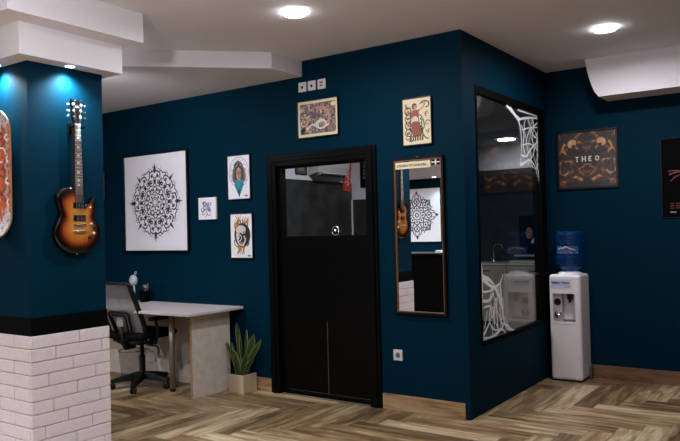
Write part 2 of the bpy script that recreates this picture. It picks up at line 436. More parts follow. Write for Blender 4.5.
WEB_LOW = [([(0.286, 1.143), (0.3, 1.042), (0.399, 0.985), (0.525, 0.941), (0.66, 0.965), (0.724, 1.031)], 0.05), ([(0.3, 1.042), (0.443, 1.007), (0.548, 0.956)], 0.05), ([(0.546, 0.939), (0.63, 0.862), (0.69, 0.751), (0.728, 0.641), (0.841, 0.573), (1.008, 0.524)], 0.04), ([(0.66, 0.965), (0.676, 0.876), (0.698, 0.733)], 0.03), ([(0.312, 0.924), (0.394, 0.917), (0.523, 0.924)], 0.02), ([(0.307, 0.85), (0.432, 0.846), (0.522, 0.898)], 0.03), ([(0.324, 0.798), (0.449, 0.794), (0.486, 0.704), (0.562, 0.851)], 0.02), ([(0.288, 0.578), (0.375, 0.633), (0.465, 0.707)], 0.035), ([(0.287, 0.553), (0.454, 0.546), (0.632, 0.582), (0.75, 0.629)], 0.05), ([(0.327, 0.536), (0.54, 0.534), (0.743, 0.536)], 0.03), ([(0.448, 0.777), (0.421, 0.695), (0.48, 0.619), (0.588, 0.588)], 0.018), ([(0.584, 0.849), (0.577, 0.746), (0.59, 0.623)], 0.022), ([(0.773, 0.618), (0.864, 0.561), (0.959, 0.536)], 0.03), ([(0.308, 1.108), (0.3, 0.875), (0.278, 0.546)], 0.022), ([(0.384, 0.767), (0.359, 0.702), (0.325, 0.639)], 0.016), ([(0.514, 0.787), (0.529, 0.699), (0.509, 0.599)], 0.016), ([(0.637, 0.774), (0.649, 0.685), (0.671, 0.613)], 0.016)]

VINYL = mat('white_vinyl', (.86, .86, .90), .5)
def lerp_strands(Lp, Rp, fs, amp, w, ph=0):
    out = []
    def at(P, t):
        s = t*(len(P)-1); i = min(int(s), len(P)-2); f = s-i
        return (P[i][0]+(P[i+1][0]-P[i][0])*f, P[i][1]+(P[i+1][1]-P[i][1])*f)
    for q, f in enumerate(fs):
        pts = []
        for k in range(9):
            t = k/8; a, b_ = at(Lp, t), at(Rp, t); g = f + amp*math.sin(t*11+q*2.1+ph)
            pts.append((a[0]+(b_[0]-a[0])*g, a[1]+(b_[1]-a[1])*g))
        out.append((pts, w))
    return out
WEB_TOP += lerp_strands([(1.32, 2.38), (1.38, 2.2), (1.37, 2.08), (1.34, 1.98)], [(1.83, 2.46), (1.81, 2.25), (1.78, 2.03), (1.80, 1.92)], (.18, .34, .5, .66, .82), .09, .011)
WEB_LOW += lerp_strands([(.43, 1.0), (.425, .85), (.43, .7), (.44, .56)], [(.66, .93), (.75, .84), (.81, .73), (.85, .62)], (.15, .32, .48, .64, .8), .07, .010, 1.)
WEB_LOW += lerp_strands([(.44, .60), (.55, .57), (.68, .55)], [(.80, .72), (.85, .63), (.97, .555)], (.3, .6), .06, .018, .5)
def decal(name, strokes, label):
    a = Art((-.0139, 0, 0), (0, 1, 0), (0, 0, 1), (1, 0, 0))
    for P, w in strokes: a.stroke(P, w*.8, VINYL, taper=w > .03)
    tag(a.build(name), label, 'decal', None)
decal('web_decal', WEB_TOP, 'white web-like vinyl decal on the upper right corner of the window glass')
decal('root_decal', WEB_LOW, 'white root-like vinyl decal on the lower left corner of the window glass')

# ---------------------------------------------------------------- things in the inner room
t = thing('air_conditioner', 'white wall air conditioner seen through the door glass', 'air conditioner', (-3, 2.31, 2.28))
m = MB(); pr = [(0, -.17), (.02, -.17), (.16, -.14), (.20, -.07), (.21, .05), (.19, .13), (0, .14)]
m.prism([(x, -.31, z) for x, z in pr], (0, .62, 0)); bevel(m.build('casing', WPLASTIC, t), .008)
m = MB(); m.box(.03, .165, -.27, .27, -.176, -.166, ); m.build('air_vent', GPLASTIC, t)
MB().box(.09, .19, -.27, .27, -.172, -.160, .002, 1, Matrix.Translation((0, 0, -.015)) @ Matrix.Rotation(-.15, 4, 'Y')).build('flap', WPLASTIC, t)
def wallpic(name, label, cat, o, a, n, w, h, paper, frame=.012, depth=.018, border=BLACK, group=None):
    """framed sheet; o = centre on the wall, a = horizontal axis seen from the front, n = outward normal"""
    t = thing(name, label, cat, o, 0, group); a = Vector(a); n = Vector(n); up = Vector((0, 0, 1))
    R = Matrix((a, up, n)).transposed().to_4x4()
    m = MB()
    for (x0, x1, z0, z1) in ((-w/2, w/2, h/2-frame, h/2), (-w/2, w/2, -h/2, -h/2+frame), (-w/2, -w/2+frame, -h/2+frame, h/2-frame), (w/2-frame, w/2, -h/2+frame, h/2-frame)):
        m.box(x0, x1, z0, z1, 0.001, depth, .0015, 1, R)
    m.build('frame', border, t)
    MB().box(-w/2+frame, w/2-frame, -h/2+frame, h/2-frame, .001, depth*.55, M=R).build('sheet', paper, t)
    A = Art(n*(depth*.55), a, up, n)
    return t, A
t, A = wallpic('inner_picture', 'small dark framed picture left of the air conditioner behind door glass', 'picture', (-3, 1.86, 2.24), (0, 1, 0), (1, 0, 0), .22, .26, mat('dark_print', (.06, .08, .09), .5))
A.poly([(-.05, -.08), (.05, -.08), (.03, .08), (-.04, .07)], mat('tan_ink', (.25, .2, .1), .6)); A.build('print', t)
# orange-red pennant by the corner
RED = mat('red_orange_fabric', (.62, .05, .02), .6); 
t = thing('hanging_banner', 'red and white vertical banner hanging at inner room corner behind door glass', 'banner', (-2.9945, 2.85, 2.27))
m = MB(); m.box(-.005, .005, -.075, .085, -.33, .22, M=Matrix.Rotation(-.10, 4, 'X')); m.build('cloth', RED, t)
a = Art((.0052, 0, -.03), (0, 1, -.0), (0, .12, 1), (1, 0, 0))
for k in range(6): a.stroke([(-.04, .16-k*.07), (0, .18-k*.07), (.04, .15-k*.07), (.0, .13-k*.07)], .012, PAPER)
a.build('print', t)
t, A = wallpic('narrow_poster', 'narrow black poster with grey lettering behind the right end of door glass', 'poster', (-2.77, 2.95, 2.18), (1, 0, 0), (0, -1, 0), .17, .40, BLACKM, .004, .010)
for k, z in enumerate((.14, .09, .04, -.01, -.06)):
    A.stroke([(-.04, z), (.04, z)], .008, GREYINK); A.stroke([(-.035, z-.02), (.03+.01*(k % 2), z-.02)], .01, GREYINK)
A.build('print', t)
# kitchen counter
t = thing('kitchen_counter', 'long pale counter cabinet with thin light worktop seen through the window glass', 'counter', (-1.6, 4.62, 0))
PALE = mat('pale_beige_laminate', (.42, .36, .28), .5)
MB().box(-1.3, 1.46, 0.02, .55, 0.08, .88).build('cabinet', PALE, t)
MB().box(-1.3, 1.46, .05, .55, 0, .08).build('plinth', BLACKM, t)
MB().box(-1.32, 1.47, 0, .58, .88, .905, .003, 1).build('worktop', mat('light_worktop', (.62, .66, .64), .4), t)
for x in (-1.29, -.61, .07, .75):
    d = MB().box(x, x+.67, 0.0, .018, .10, .865, .002, 1).build('door', PALE, t)
    MB().box(x+.25, x+.42, -.02, -.004, .80, .812).build('handle', STEEL, d)
t = thing('kitchen_faucet', 'slim bent metal faucet on the worktop at left of window', 'faucet', (-1.86, 4.95, .905))
MB().tube([(0, 0, 0), (0, 0, .20), (.01, 0, .25), (.06, -.02, .27), (.14, -.05, .26), (.17, -.06, .22)], .010).build('spout', CHROME, t)
MB().lathe([(.024, 0), (.024, .02), (.014, .035), (.014, .06)], 0, 0, 0).build('base', CHROME, t)
MB().tube([(0, 0, .05), (-.05, 0, .07)], .006).build('lever', CHROME, t)
t = tag(MB().box(-1.55, -1.13, 4.75, 4.98, .905, .94, .006, 2).build('cutting_board', mat('light_board', (.55, .55, .33), .5)), 'pale yellow board lying on the worktop in the inner room', 'board')
t, A = wallpic('oval_picture', 'dark picture with a tan oval over the counter near window right edge', 'picture', (-1.385, 5.205, 1.29), (1, 0, 0), (0, -1, 0), .34, .58, BLACKM, .012, .02)
A.ell((-.02, .03), .052, .085, mat('tan_print', (.40, .22, .12), .6)); A.poly([(-.0, -.10), (.05, -.03), (.07, -.08), (.03, -.13)], PAPER); A.build('print', t)
MB_SHELF = tag(MB().box(-1.58, -1.20, 5.03, 5.204, .985, 1.01, .003, 1).build('wall_shelf', mat('pale_shelf', (.55, .58, .58), .4)), 'short pale shelf under the dark picture seen through window glass', 'shelf')
struct(MB().box(-2.75, -.12, 5.205, 5.28, 0, 2.20).build('wall_inner_partition', TILED))
def downlight(name, x, y, z, r, label, s, power, spread=2.6, group='round ceiling downlights', col=(.97, .97, 1.)):
    t = thing(name, label, 'ceiling light', (x, y, z), 0, group)
    MB().lathe([(r*.99, -.001), (r*1.0, -.007), (r*1.02, -.006), (r*1.035, -.0005), (r*1.01, -.0004)], n=36, cap=False).build('trim_ring', WPLASTIC, t)
    MB().lathe([(0.001, -.016), (r*.92, -.016), (r*.98, -.012), (r*.98, -.003), (0.001, -.003)], n=36).build('diffuser', emit('lit_diffuser', col, s), t)
    l = bpy.data.lights.new('lamp', 'AREA'); l.shape = 'DISK'; l.size = r*1.9; l.energy = power; l.color = col; l.spread = spread
    lo = bpy.data.objects.new('lamp', l); C.objects.link(lo); lo.parent = t; lo.location = (0, 0, -.018); lo.visible_camera = True
    return t
LP = [(-.690, -1.102, 'round white ceiling downlight above the framed door', 1.), (.865, .685, 'round white ceiling downlight before the alcove, right of the window wall corner', 1.),
      (-3.27, -2.75, None, 1.), (.865, -2.9, None, 1.), (.865, -4.8, None, 1.), (-.69, -4.8, None, 1.), (-2.3, -4.8, None, 1.), (-4.6, -5.6, None, 4.), (.865, -6.6, None, 1.)]  # entries without a label are unseen downlights added as fill
for x, y, lb, f in LP:
    if y == -2.75: continue
    downlight('ceiling_downlight', x, y, H, .073, lb or 'round white ceiling downlight added outside the picture frame', DIFF, LAMP*f*(AMB if lb else 1), SPREAD if lb else (2.7 if x < -4 else 1.75))
downlight('ceiling_downlight', -3.95, -3.2, H, .073, 'round white ceiling downlight added outside the picture frame', DIFF, LAMP)  # one more unseen downlight, added beyond the pillar
downlight('inner_downlight', -2.23, 6.5, H, .15, 'round bright ceiling light in the inner room seen through window glass', 14., INNER2, 3.0, None)
downlight('inner_downlight', -1.3, 1.3, H, .12, 'round ceiling light added in the inner room behind the door', 14., INNER, 3.0, None)  # unseen lamp added so the room behind the door glass is lit
# small cool spots under the pillar tiers
SPOTC = (.72, .95, 1.)
for x, y, lb in ((-1.714, -2.117, 'small cool spot light under the plaster tier above the guitar'), (-2.02, -2.434, 'small cool spot light under the plaster tier above the skateboard')):
    t = thing('spot_light', lb, 'spot light', (x, y, 2.514), 0)
    MB().lathe([(.030, -.004), (.034, -.006), (.040, -.004), (.042, -.0005), (.030, -.0005)], n=28, cap=False).build('trim_ring', WPLASTIC, t)
    MB().lathe([(0.0008, -.0045), (.029, -.0045), (.029, -.0008), (0.0008, -.0008)], n=28).build('lens', emit('lit_lens', (.85, .95, 1.), 10.), t)
    l = bpy.data.lights.new('lamp', 'SPOT'); l.energy = SPOT; l.color = SPOTC; l.spot_size = 2.5; l.spot_blend = 1.; l.shadow_soft_size = .025
    lo = bpy.data.objects.new('lamp', l); C.objects.link(lo); lo.parent = t; lo.location = (0, 0, -.032)

t = thing('spot_light', 'added wall washing lamp unseen behind the plaster tiers outside the picture', 'spot light', (-2.56, -1.712, 2.800))  # added out of view to light the desk wall and its posters
MB().box(-.05, .05, 0, .03, -.05, .05, .006, 2).build('housing', WPLASTIC, t)
MB().tube([(0, .03, 0), (0, .07, -.02), (0, .10, -.10)], .012, 8).build('arm', WPLASTIC, t)
MB().lathe([(.0, .03), (.03, .03), (.045, .0), (.045, -.02), (.0, -.02)], 0, .10, -.12, 20).build('lamp_shade', emit('lit_bulb', (.97, .97, 1.), 60.), t)
l = bpy.data.lights.new('lamp', 'SPOT'); l.energy = WASH; l.color = (.97, .97, 1.); l.shadow_soft_size = .05; l.spot_size = 2.1; l.spot_blend = 1.
lo = bpy.data.objects.new('lamp', l); C.objects.link(lo); lo.parent = t; lo.location = (0, .12, -.16); lo.rotation_euler = Vector((-.55, 1.6, -.95)).to_track_quat('-Z', 'Y').to_euler()

t = thing('added_globe_lamp', 'added white globe lamp hanging unseen before the pillar outside the picture', 'lamp', (GX, GY, H))  # unseen globe, added to brighten the pillar tiers
MB().lathe([(.05, -.0005), (.05, -.02), (.01, -.03), (.0, -.03)], n=20).build('ceiling_cup', WPLASTIC, t)
MB().tube([(0, 0, -.02), (0, 0, GZ-H+.09)], .003, 6).build('cord', BLACK, t)
MB().lathe([(.10*math.sin(PI*i/14), .10*math.cos(PI*i/14)) for i in range(15)], 0, 0, GZ-H, 28, cap=False).build('globe', glass('globe_glass', (.95, .95, .95), .1, 1.3), t)
for s in (-1,):
    l = bpy.data.lights.new('lamp', 'POINT'); l.energy = GLOBE; l.color = (.97, .97, 1.); l.shadow_soft_size = .10
    lo = bpy.data.objects.new('lamp', l); C.objects.link(lo); lo.parent = t; lo.location = (0, 0, GZ-H)
# ---------------------------------------------------------------- art helpers
def col(name, r, g, b, rough=.6): return mat(name, (r, g, b), rough)
def xf(c, s, ang, mir=1):
    ca, sa = math.cos(ang), math.sin(ang)
    return lambda p: (c[0]+s*(p[0]*ca-p[1]*mir*sa), c[1]+s*(p[0]*sa+p[1]*mir*ca))
def mandala(A, c, R, ink, paper, n=8, var=0):
    def rep(kind, pts, a=0, both=True, m=None, sel=None, k=1.):
        m = m or ink; A.k += 1
        for i in range(n):
            if sel is not None and i % 2 != sel: continue
            for mir in ((1, -1) if both else (1,)):
                T = xf(c, R, 2*PI*i/n + PI/2, mir); q = [T((x*k, y*k)) for x, y in pts]
                if kind == 'f': A.face(q, m)
                else: A.stroke(q, a*R*1.3, m, lift=False)
    def circ(x, y, r, k=12): return [(x+r*math.cos(2*PI*i/k), y+r*math.sin(2*PI*i/k)) for i in range(k)]
    if var:      # the pointed lace star of the rear wall
        rep('f', [(1.0, 0), (.90, .03), (.80, .0)], sel=0); rep('s', [(.98, .0), (.84, .07), (.78, .16), (.66, .20), (.62, .30)], .030, sel=0)
        rep('s', [(.80, .0), (.72, .06), (.68, .16), (.74, .30)], .026, sel=1); rep('s', [(.86, .0), (.78, .07), (.70, .20)], .03, sel=1)
        rep('s', [(.70, .0), (.62, .10), (.52, .12), (.46, .04), (.40, .0)], .032); rep('s', [(.60, .25), (.50, .20), (.42, .17), (.34, .14)], .03)
        rep('s', [(.80, .05), (.70, .10), (.60, .02)], .022); rep('s', [(.40, .0), (.34, .10), (.24, .10)], .032); rep('f', circ(.55, .0, .045)); rep('f', circ(.28, .0, .04)); rep('s', [(.20, .0), (.18, .075)], .03); rep('f', circ(.08, 0, .03))
        rep('s', [(.66, .27), (.58, .16), (.50, .22)], .022); return
    # tall dagger tips on the axes, shorter ones between
    rep('f', [(1.0, 0), (.90, .022), (.80, .055), (.74, .03), (.72, 0)], sel=0)
    rep('s', [(.86, .03), (.90, .07), (.84, .08)], .010, sel=0)
    rep('f', [(.97, 0), (.88, .018), (.79, .045), (.74, 0)], sel=1)
    rep('s', [(.78, .05), (.76, .14), (.70, .20), (.60, .18)], .026)                     # outer lobes
    rep('s', [(.72, .30), (.78, .24), (.74, .17)], .022)
    rep('s', [(.78, .10), (.84, .15), (.80, .20), (.86, .22)], .010)
    rep('s', [(.60, .0), (.64, .07), (.72, .09)], .022)
    rep('f', [(.71, .115), (.66, .155), (.60, .13), (.63, .085)])                          # dark seeds
    rep('f', circ(.50, .135, .052)); rep('f', circ(.505, .13, .018), m=paper)
    rep('s', [(.60, .25), (.54, .19), (.44, .20), (.40, .14), (.42, .06), (.50, .03), (.58, .05)], .020)
    rep('f', [(.60, .0), (.53, .035), (.43, .0)])
    rep('s', [(.40, .0), (.36, .06), (.30, .09), (.33, .135)], .024)
    rep('f', circ(.30, .055, .030))
    rep('s', [(.26, .0), (.24, .06), (.18, .075)], .022)
    rep('f', [(.22, .0), (.17, .03), (.12, .0)])
    rep('s', [(.12, .0), (.11, .045)], .020); rep('s', [(.075, .0), (.07, .028)], .014)
MAIN = dict(a=(1, 0, 0), n=(0, -1, 0))
def mainpic(name, label, x0, x1, z0, z1, paper, **k):
    return wallpic(name, label, k.pop('cat', 'picture'), ((x0+x1)/2, 0, (z0+z1)/2), (1, 0, 0), (0, -1, 0), x1-x0, z1-z0, paper, **k)
# big mandala
t, A = mainpic('mandala_poster', 'large square white poster of a black ink mandala above the desk', -3.900, -2.925, 1.256, 2.264, PAPER, frame=.014, depth=.034, cat='poster')
mandala(A, (0, .0), .41, INK, PAPER); A.build('mandala_print', t)
# small unframed sketch
VIOLET = col('violet_ink', .16, .15, .30)
t = thing('canvas_picture', 'small frameless white square canvas with a violet-grey rose sketch', 'picture', (-2.675, 0, 1.668))
MB().box(-.110, .122, -.022, -.001, -.105, .105, .003, 2).build('canvas', PAPER, t)
A = Art((0, -.022, 0), (1, 0, 0), (0, 0, 1), (0, -1, 0)); rnd = random.Random(5)
for k in range(9):
    cx, cy, r = rnd.uniform(-.055, .055), rnd.uniform(-.04, .05), rnd.uniform(.014, .026)
    for q in range(3): A.arc((cx, cy), r*(1-.28*q), rnd.uniform(0, 6), rnd.uniform(0, 6)+4, .005, VIOLET)
A.stroke([(0, -.02), (.01, -.05), (-.01, -.08)], .008, VIOLET); A.stroke([(.0, -.05), (.04, -.07), (.05, -.04)], .007, VIOLET); A.stroke([(-.01, -.04), (-.05, -.06), (-.06, -.03)], .007, VIOLET)
A.build('print', t)
# portrait
SKIN = col('skin_ink', .48, .29, .20); HAIR = col('brown_ink', .055, .035, .028); TEALI = col('teal_ink', .02, .24, .30); DTEAL = col('dark_teal_ink', .01, .08, .12); GREYL = col('light_grey_ink', .34, .32, .36); TANSK = col('warm_skin_ink', .36, .20, .14); LIP = col('red_ink', .35, .05, .04)
t, A = mainpic('portrait_print', 'framed tattoo drawing of a long-haired woman in a teal scarf', -2.400, -2.108, 1.734, 2.152, PAPER, frame=.008, depth=.022)
for k in range(12):
    a = 2*PI*k/12; A.arc((.075*math.cos(a)*1.1, .045+.095*math.sin(a)), .026, 0, 2*PI, .004, GREYL)
A.arc((0, .045), .125, 0, 2*PI, .005, GREYINK, ry=.14)
A.poly([(-.005, .155), (-.05, .13), (-.075, .07), (-.085, .0), (-.07, -.045), (-.03, -.055), (.03, -.055), (.07, -.045), (.085, .0), (.07, .07), (.04, .13)], HAIR)
for s in (-1, 1):
    for q in range(4): A.stroke([(s*.01, .14-.01*q), (s*(.055+.008*q), .07), (s*(.06+.01*q), -.04)], .004, GREYINK)
A.ell((0, .03), .033, .060, SKIN); A.ell((.012, .025), .018, .045, TANSK); A.stroke([(-.03, .07), (-.036, .03), (-.03, -.02)], .010, HAIR); A.stroke([(.03, .07), (.036, .03), (.03, -.02)], .010, HAIR); A.poly([(-.015, -.02), (.015, -.02), (.022, -.06), (-.022, -.06)], SKIN)
for s in (-1, 1):
    A.ell((s*.015, .035), .009, .005, INK); A.stroke([(s*.006, .048), (s*.026, .050)], .006, HAIR)
A.stroke([(.0, .035), (.004, .012), (-.003, .010)], .003, HAIR); A.ell((0, -.003), .010, .004, LIP)
A.poly([(-.048, -.02), (.0, -.03), (.05, -.02), (.062, -.07), (.0, -.185), (-.056, -.075)], TEALI)
A.poly([(-.02, -.12), (.025, -.11), (.0, -.19)], DTEAL)
for s in (-1, 1): A.stroke([(s*.045, -.05), (s*.02, -.09), (0, -.13)], .006, DTEAL)
A.stroke([(.07, -.175), (.105, -.175)], .010, INK); A.stroke([(-.11, .14), (-.10, .06), (-.11, .0)], .004, GREYL)
A.build('print', t)
# skull
OCHRE = col('ochre_ink', .42, .20, .035); BONE = col('bone_ink', .60, .55, .50); BROWN = col('dark_brown_ink', .10, .04, .02)
t, A = mainpic('skull_print', 'framed tattoo drawing of a skull with ochre flames', -2.380, -2.094, 1.190, 1.612, PAPER, frame=.008, depth=.022)
rnd = random.Random(8)
for k in range(9):
    x = -.07+.018*k; A.stroke([(x, .05), (x+rnd.uniform(-.02, .02), .10), (x+rnd.uniform(-.025, .025), .14), (x+rnd.uniform(-.01, .02), .165+rnd.uniform(0, .03))], .020, OCHRE, taper=True)
    A.stroke([(x+.006, .05), (x+rnd.uniform(-.02, .02), .11), (x, .15)], .004, BROWN)
for k in range(6):
    x = -.05+.018*k; A.stroke([(x, -.09), (x+rnd.uniform(-.02, .02), -.13), (x+rnd.uniform(-.02, .0), -.175)], .022, OCHRE, taper=True)
A.ell((.01, .005), .100, .112, INK); A.ell((-.008, .055), .062, .042, BONE); A.ell((-.045, .0), .022, .04, BONE)
A.ell((-.012, .008), .022, .020, INK); A.arc((-.03, -.02), .030, 0, 2*PI, .010, BONE); A.ell((.035, .03), .020, .012, GREYINK)
A.stroke([(.03, .0), (.045, -.04), (.02, -.085)], .016, BONE); A.stroke([(-.05, -.05), (-.02, -.085), (.03, -.09)], .014, BONE)
for k in range(5): A.stroke([(-.03+.014*k, -.062), (-.03+.014*k, -.082)], .005, BONE)
A.arc((.05, -.06), .04, -1.2, 1.6, .010, BROWN); A.arc((-.05, -.06), .04, 2, 4.6, .010, BROWN)
A.stroke([(.075, -.185), (.11, -.185)], .010, INK); A.build('print', t)
# horizontal flash above the door
PINK = col('dusty_pink_ink', .42, .22, .20); PURP = col('plum_ink', .10, .06, .12); GLOSSC = mat('glossy_cream_paper', (.70, .62, .45), .22)
t, A = mainpic('dragon_flash_sheet', 'framed landscape sheet of pink and black swirling tattoo flash above the door', -1.548, -1.112, 2.224, 2.550, CREAM, frame=.009, depth=.022)
SW = noise_print('flash_print', 1.7, [(.30, (.012, .010, .012)), (.45, (.014, .010, .014)), (.475, (.55, .46, .34)), (.50, (.26, .12, .10)), (.53, (.012, .010, .014)), (.575, (.010, .008, .012)), (.60, (.60, .52, .44)), (.68, (.30, .18, .10))], 16., False, 2.5)
A.poly([(-.188, -.130), (.188, -.130), (.188, .130), (-.188, .130)], SW); rnd = random.Random(21)
for k in range(9):
    cx, cy = rnd.uniform(-.165, .165), rnd.uniform(-.105, .105); r = rnd.uniform(.012, .035); a = rnd.uniform(0, 6)
    A.arc((cx, cy), r, a, a+rnd.uniform(2.4, 5), rnd.uniform(.006, .013), rnd.choice([CREAM, BONE, CREAM, OCHRE]))
A.arc((.02, -.0), .105, -.6, 1.9, .030, PINK, ry=.085); A.arc((-.06, -.06), .06, 1.8, 4.6, .026, PINK); A.ell((-.04, .03), .030, .022, PURP, rot=.5); A.stroke([(-.02, -.05), (.04, -.02), (.09, -.05), (.06, -.09)], .030, BONE, taper=True)
A.stroke([(-.12, .02), (-.06, .05), (-.01, .02), (.03, .05)], .012, PURP); A.stroke([(-.10, .06), (-.03, .09), (.05, .07), (.12, .09)], .014, PINK)
A.stroke([(-.12, -.09), (-.05, -.05), (.03, -.09), (.12, -.06)], .016, BONE)
A.ell((.165, .105), .028, .018, CREAM); A.ell((-.16, -.10), .022, .022, INK); A.build('print', t)
# portrait flash sheet right
RUST = col('rust_red_ink', .30, .07, .05); OLIVE = col('olive_brown_ink', .13, .09, .035)
t, A = mainpic('figure_flash_sheet', 'framed cream flash sheet of a woman in red beside serpent and birds, above mirror', -.508, -.246, 2.068, 2.441, CREAM, frame=.008, depth=.022)
for k in range(4): A.arc((-.075, .08-.055*k), .028, 0, 5.6, .009, OLIVE); A.ell((-.075, .08-.055*k), .012, .012, OCHRE)
A.ell((-.02, .115), .022, .026, HAIR); A.ell((-.015, .108), .012, .017, SKIN)
A.poly([(-.045, .085), (.01, .09), (.02, .04), (.005, .015), (-.04, .015), (-.05, .045)], RUST)
A.stroke([(.01, .08), (.05, .10), (.07, .13), (.04, .14)], .012, SKIN); A.stroke([(-.04, .08), (-.07, .06), (-.05, .03)], .012, SKIN)
A.ell((-.015, .02), .026, .020, BONE)
A.poly([(-.04, .0), (.012, .0), (.045, -.09), (.02, -.12), (-.03, -.12), (-.055, -.08)], RUST)
for k in range(5): A.stroke([(-.03+.012*k, -.01), (-.04+.02*k, -.06), (-.05+.022*k, -.11)], .004, BROWN)
for k in range(6): A.stroke([(-.06+.022*k, -.11), (-.055+.02*k, -.14), (-.07+.024*k, -.15)], .012, INK)
A.stroke([(.05, .02), (.065, -.04), (.045, -.08), (.07, -.13), (.10, -.14)], .010, OLIVE); A.stroke([(.03, .13), (.06, .15), (.10, .14), (.105, .11), (.08, .10)], .010, OLIVE)
A.arc((.085, .125), .024, -2, 2.6, .007, OLIVE)
A.arc((.09, .05), .018, 1.2, 4.6, .007, OLIVE); A.stroke([(.075, .05), (.10, .055)], .006, OLIVE)
A.arc((.095, -.02), .020, .2, 3.6, .007, OLIVE); A.stroke([(.08, -.03), (.105, -.03)], .006, OLIVE)
A.stroke([(.075, -.075), (.095, -.085), (.105, -.065)], .008, OLIVE); A.stroke([(.085, -.10), (.105, -.09)], .006, OLIVE)
for k in range(7): A.stroke([(-.10+.006*(k % 3), .12-.04*k), (-.085, .10-.04*k), (-.06, .11-.04*k), (-.05, .08-.04*k)], .007, INK)
for k in range(5): A.stroke([(.02+.008*k, .05-.03*k), (.045, .03-.03*k), (.03, .01-.03*k)], .007, INK)
A.stroke([(-.05, .09), (-.055, .02), (-.06, -.08)], .006, INK); A.stroke([(.02, .09), (.015, .02), (.045, -.09)], .006, INK)
A.stroke([(-.10, .14), (-.085, .115), (-.07, .125)], .007, OLIVE); A.stroke([(-.09, .14), (-.09, .115)], .006, OLIVE); A.build('print', t)
# THEO poster on the alcove wall
GOLDI = col('gold_ink', .50, .27, .08); MAROON = col('maroon_ink', .13, .03, .02); DBROWN = col('umber_ink', .035, .018, .014); TAN = col('tan_light_ink', .50, .34, .22); LETTER = col('pale_letter_ink', .85, .83, .80)
t, A = wallpic('theo_poster', 'square dark brown and gold symmetric poster lettered THEO on the alcove wall', 'poster', (.366, YA, 2.035), (1, 0, 0), (0, -1, 0), .56, .55, DBROWN, .018, .022)
TH = noise_print('theo_print', .35, [(.34, (.008, .006, .007)), (.50, (.022, .011, .010)), (.56, (.10, .026, .018)), (.61, (.24, .10, .04)), (.66, (.46, .28, .14)), (.74, (.60, .46, .32))], 7.5, True, 2.2)
A.poly([(-.257, -.25), (.257, -.25), (.257, .25), (-.257, .25)], TH)
for s in (-1, 1):
    A.ell((s*.135, .155), .045, .037, GOLDI, rot=-s*.6); A.ell((s*.12, .13), .020, .014, DBROWN); A.ell((s*.15, .165), .020, .014, TAN, rot=-s*.5)
    A.stroke([(s*.20, .16), (s*.225, .10), (s*.19, .05)], .022, OCHRE, taper=True); A.stroke([(s*.02, -.06), (s*.07, -.09), (s*.05, -.14)], .018, RUST, taper=True)
A.ell((0, .0), .13, .05, DBROWN)
def word_theo(A, m, x0, z0, h, w, g, t_):
    def sk(P): A.stroke(P, t_, m, sm=False)
    x = x0; sk([(x, z0+h), (x+w, z0+h)]); sk([(x+w/2, z0), (x+w/2, z0+h)]); sk([(x+w*.3, z0), (x+w*.7, z0)]); x += w+g
    sk([(x, z0), (x, z0+h)]); sk([(x+w, z0), (x+w, z0+h)]); sk([(x, z0+h/2), (x+w, z0+h/2)])
    for q in (0, w):
        for zz in (0, h): sk([(x+q-.006, z0+zz), (x+q+.006, z0+zz)])
    x += w+g
    sk([(x, z0), (x, z0+h)]); sk([(x, z0), (x+w*.8, z0)]); sk([(x, z0+h/2), (x+w*.65, z0+h/2)]); sk([(x, z0+h), (x+w*.8, z0+h)]); x += w*.9+g
    A.arc((x+w*.5, z0+h/2), w*.5, 0, 2*PI, t_, m, ry=h*.5)
word_theo(A, LETTER, -.105, -.016, .040, .030, .032, .0065); A.stroke([(-.03, -.048), (.04, -.048)], .004, TAN); A.build('print', t)
# dark red-on-black poster at the right edge
DRED = col('dull_red_ink', .12, .022, .014)
t, A = wallpic('black_poster', 'black poster with dull red flourish at the right edge of the photo', 'poster', (1.265, YA, 1.815), (1, 0, 0), (0, -1, 0), .53, .70, BLACKM, .006, .010)
A.stroke([(-.20, .03), (-.12, .05), (-.08, .01), (-.02, .03)], .014, DRED); A.stroke([(-.21, .06), (-.13, .06), (-.09, .04)], .010, DRED); A.stroke([(-.17, .0), (-.11, .02), (-.08, .0), (-.1, -.05)], .008, DRED); A.stroke([(-.19, -.03), (-.14, .02)], .007, DRED)
A.arc((.03, -.06), .10, 0, 2*PI, .020, DRED, ry=.12); A.arc((.03, -.06), .06, 0, 2*PI, .010, DRED)
for s in (.2,): A.stroke([(s, .03), (.12, .05), (.10, .01)], .014, DRED)
for k, z in enumerate((-.225, -.245, -.265)): 
    for q in range(9): A.stroke([(-.20+q*.046, z), (-.165+q*.046, z)], .007, DRED)
for q in range(5): A.stroke([(-.20+q*.09, -.30), (-.15+q*.09, -.30)], .012, GREYINK)
A.stroke([(-.04, .20), (-.04, .30)], .010, GREYINK); A.stroke([(.02, .20), (.02, .30)], .010, GREYINK); A.stroke([(.02, .20), (.07, .20)], .010, GREYINK); A.build('print', t)

# ---------------------------------------------------------------- mirror
t = thing('wall_mirror', 'tall narrow wall mirror in a dark wooden frame with brass inner line', 'mirror', (-.380, 0, 1.370))
w, h = .446, 1.213
DWOOD = mat('dark_wood_frame', (.008, .004, .003), .5, spec=.15); MIRR = mat('mirror_silver', (.86, .87, .88), .0, 1.)
m = MB(); g = MB(); f = .017
for q, (ff, y0, y1, mb) in enumerate(((f, -.030, 0, m), (.006, -.026, -.012, g))):
    o_ = 0 if q == 0 else f
    W, Hh = w/2-o_, h/2-o_
    mb.box(-W, W, y0, y1, Hh-ff, Hh, .002 if q == 0 else 0, 1); mb.box(-W, W, y0, y1, -Hh, -Hh+ff, .002 if q == 0 else 0, 1)
    mb.box(-W, -W+ff, y0, y1, -Hh+ff, Hh-ff); mb.box(W-ff, W, y0, y1, -Hh+ff, Hh-ff)
m.build('frame', DWOOD, t); g.build('inner_line', GOLD, t)
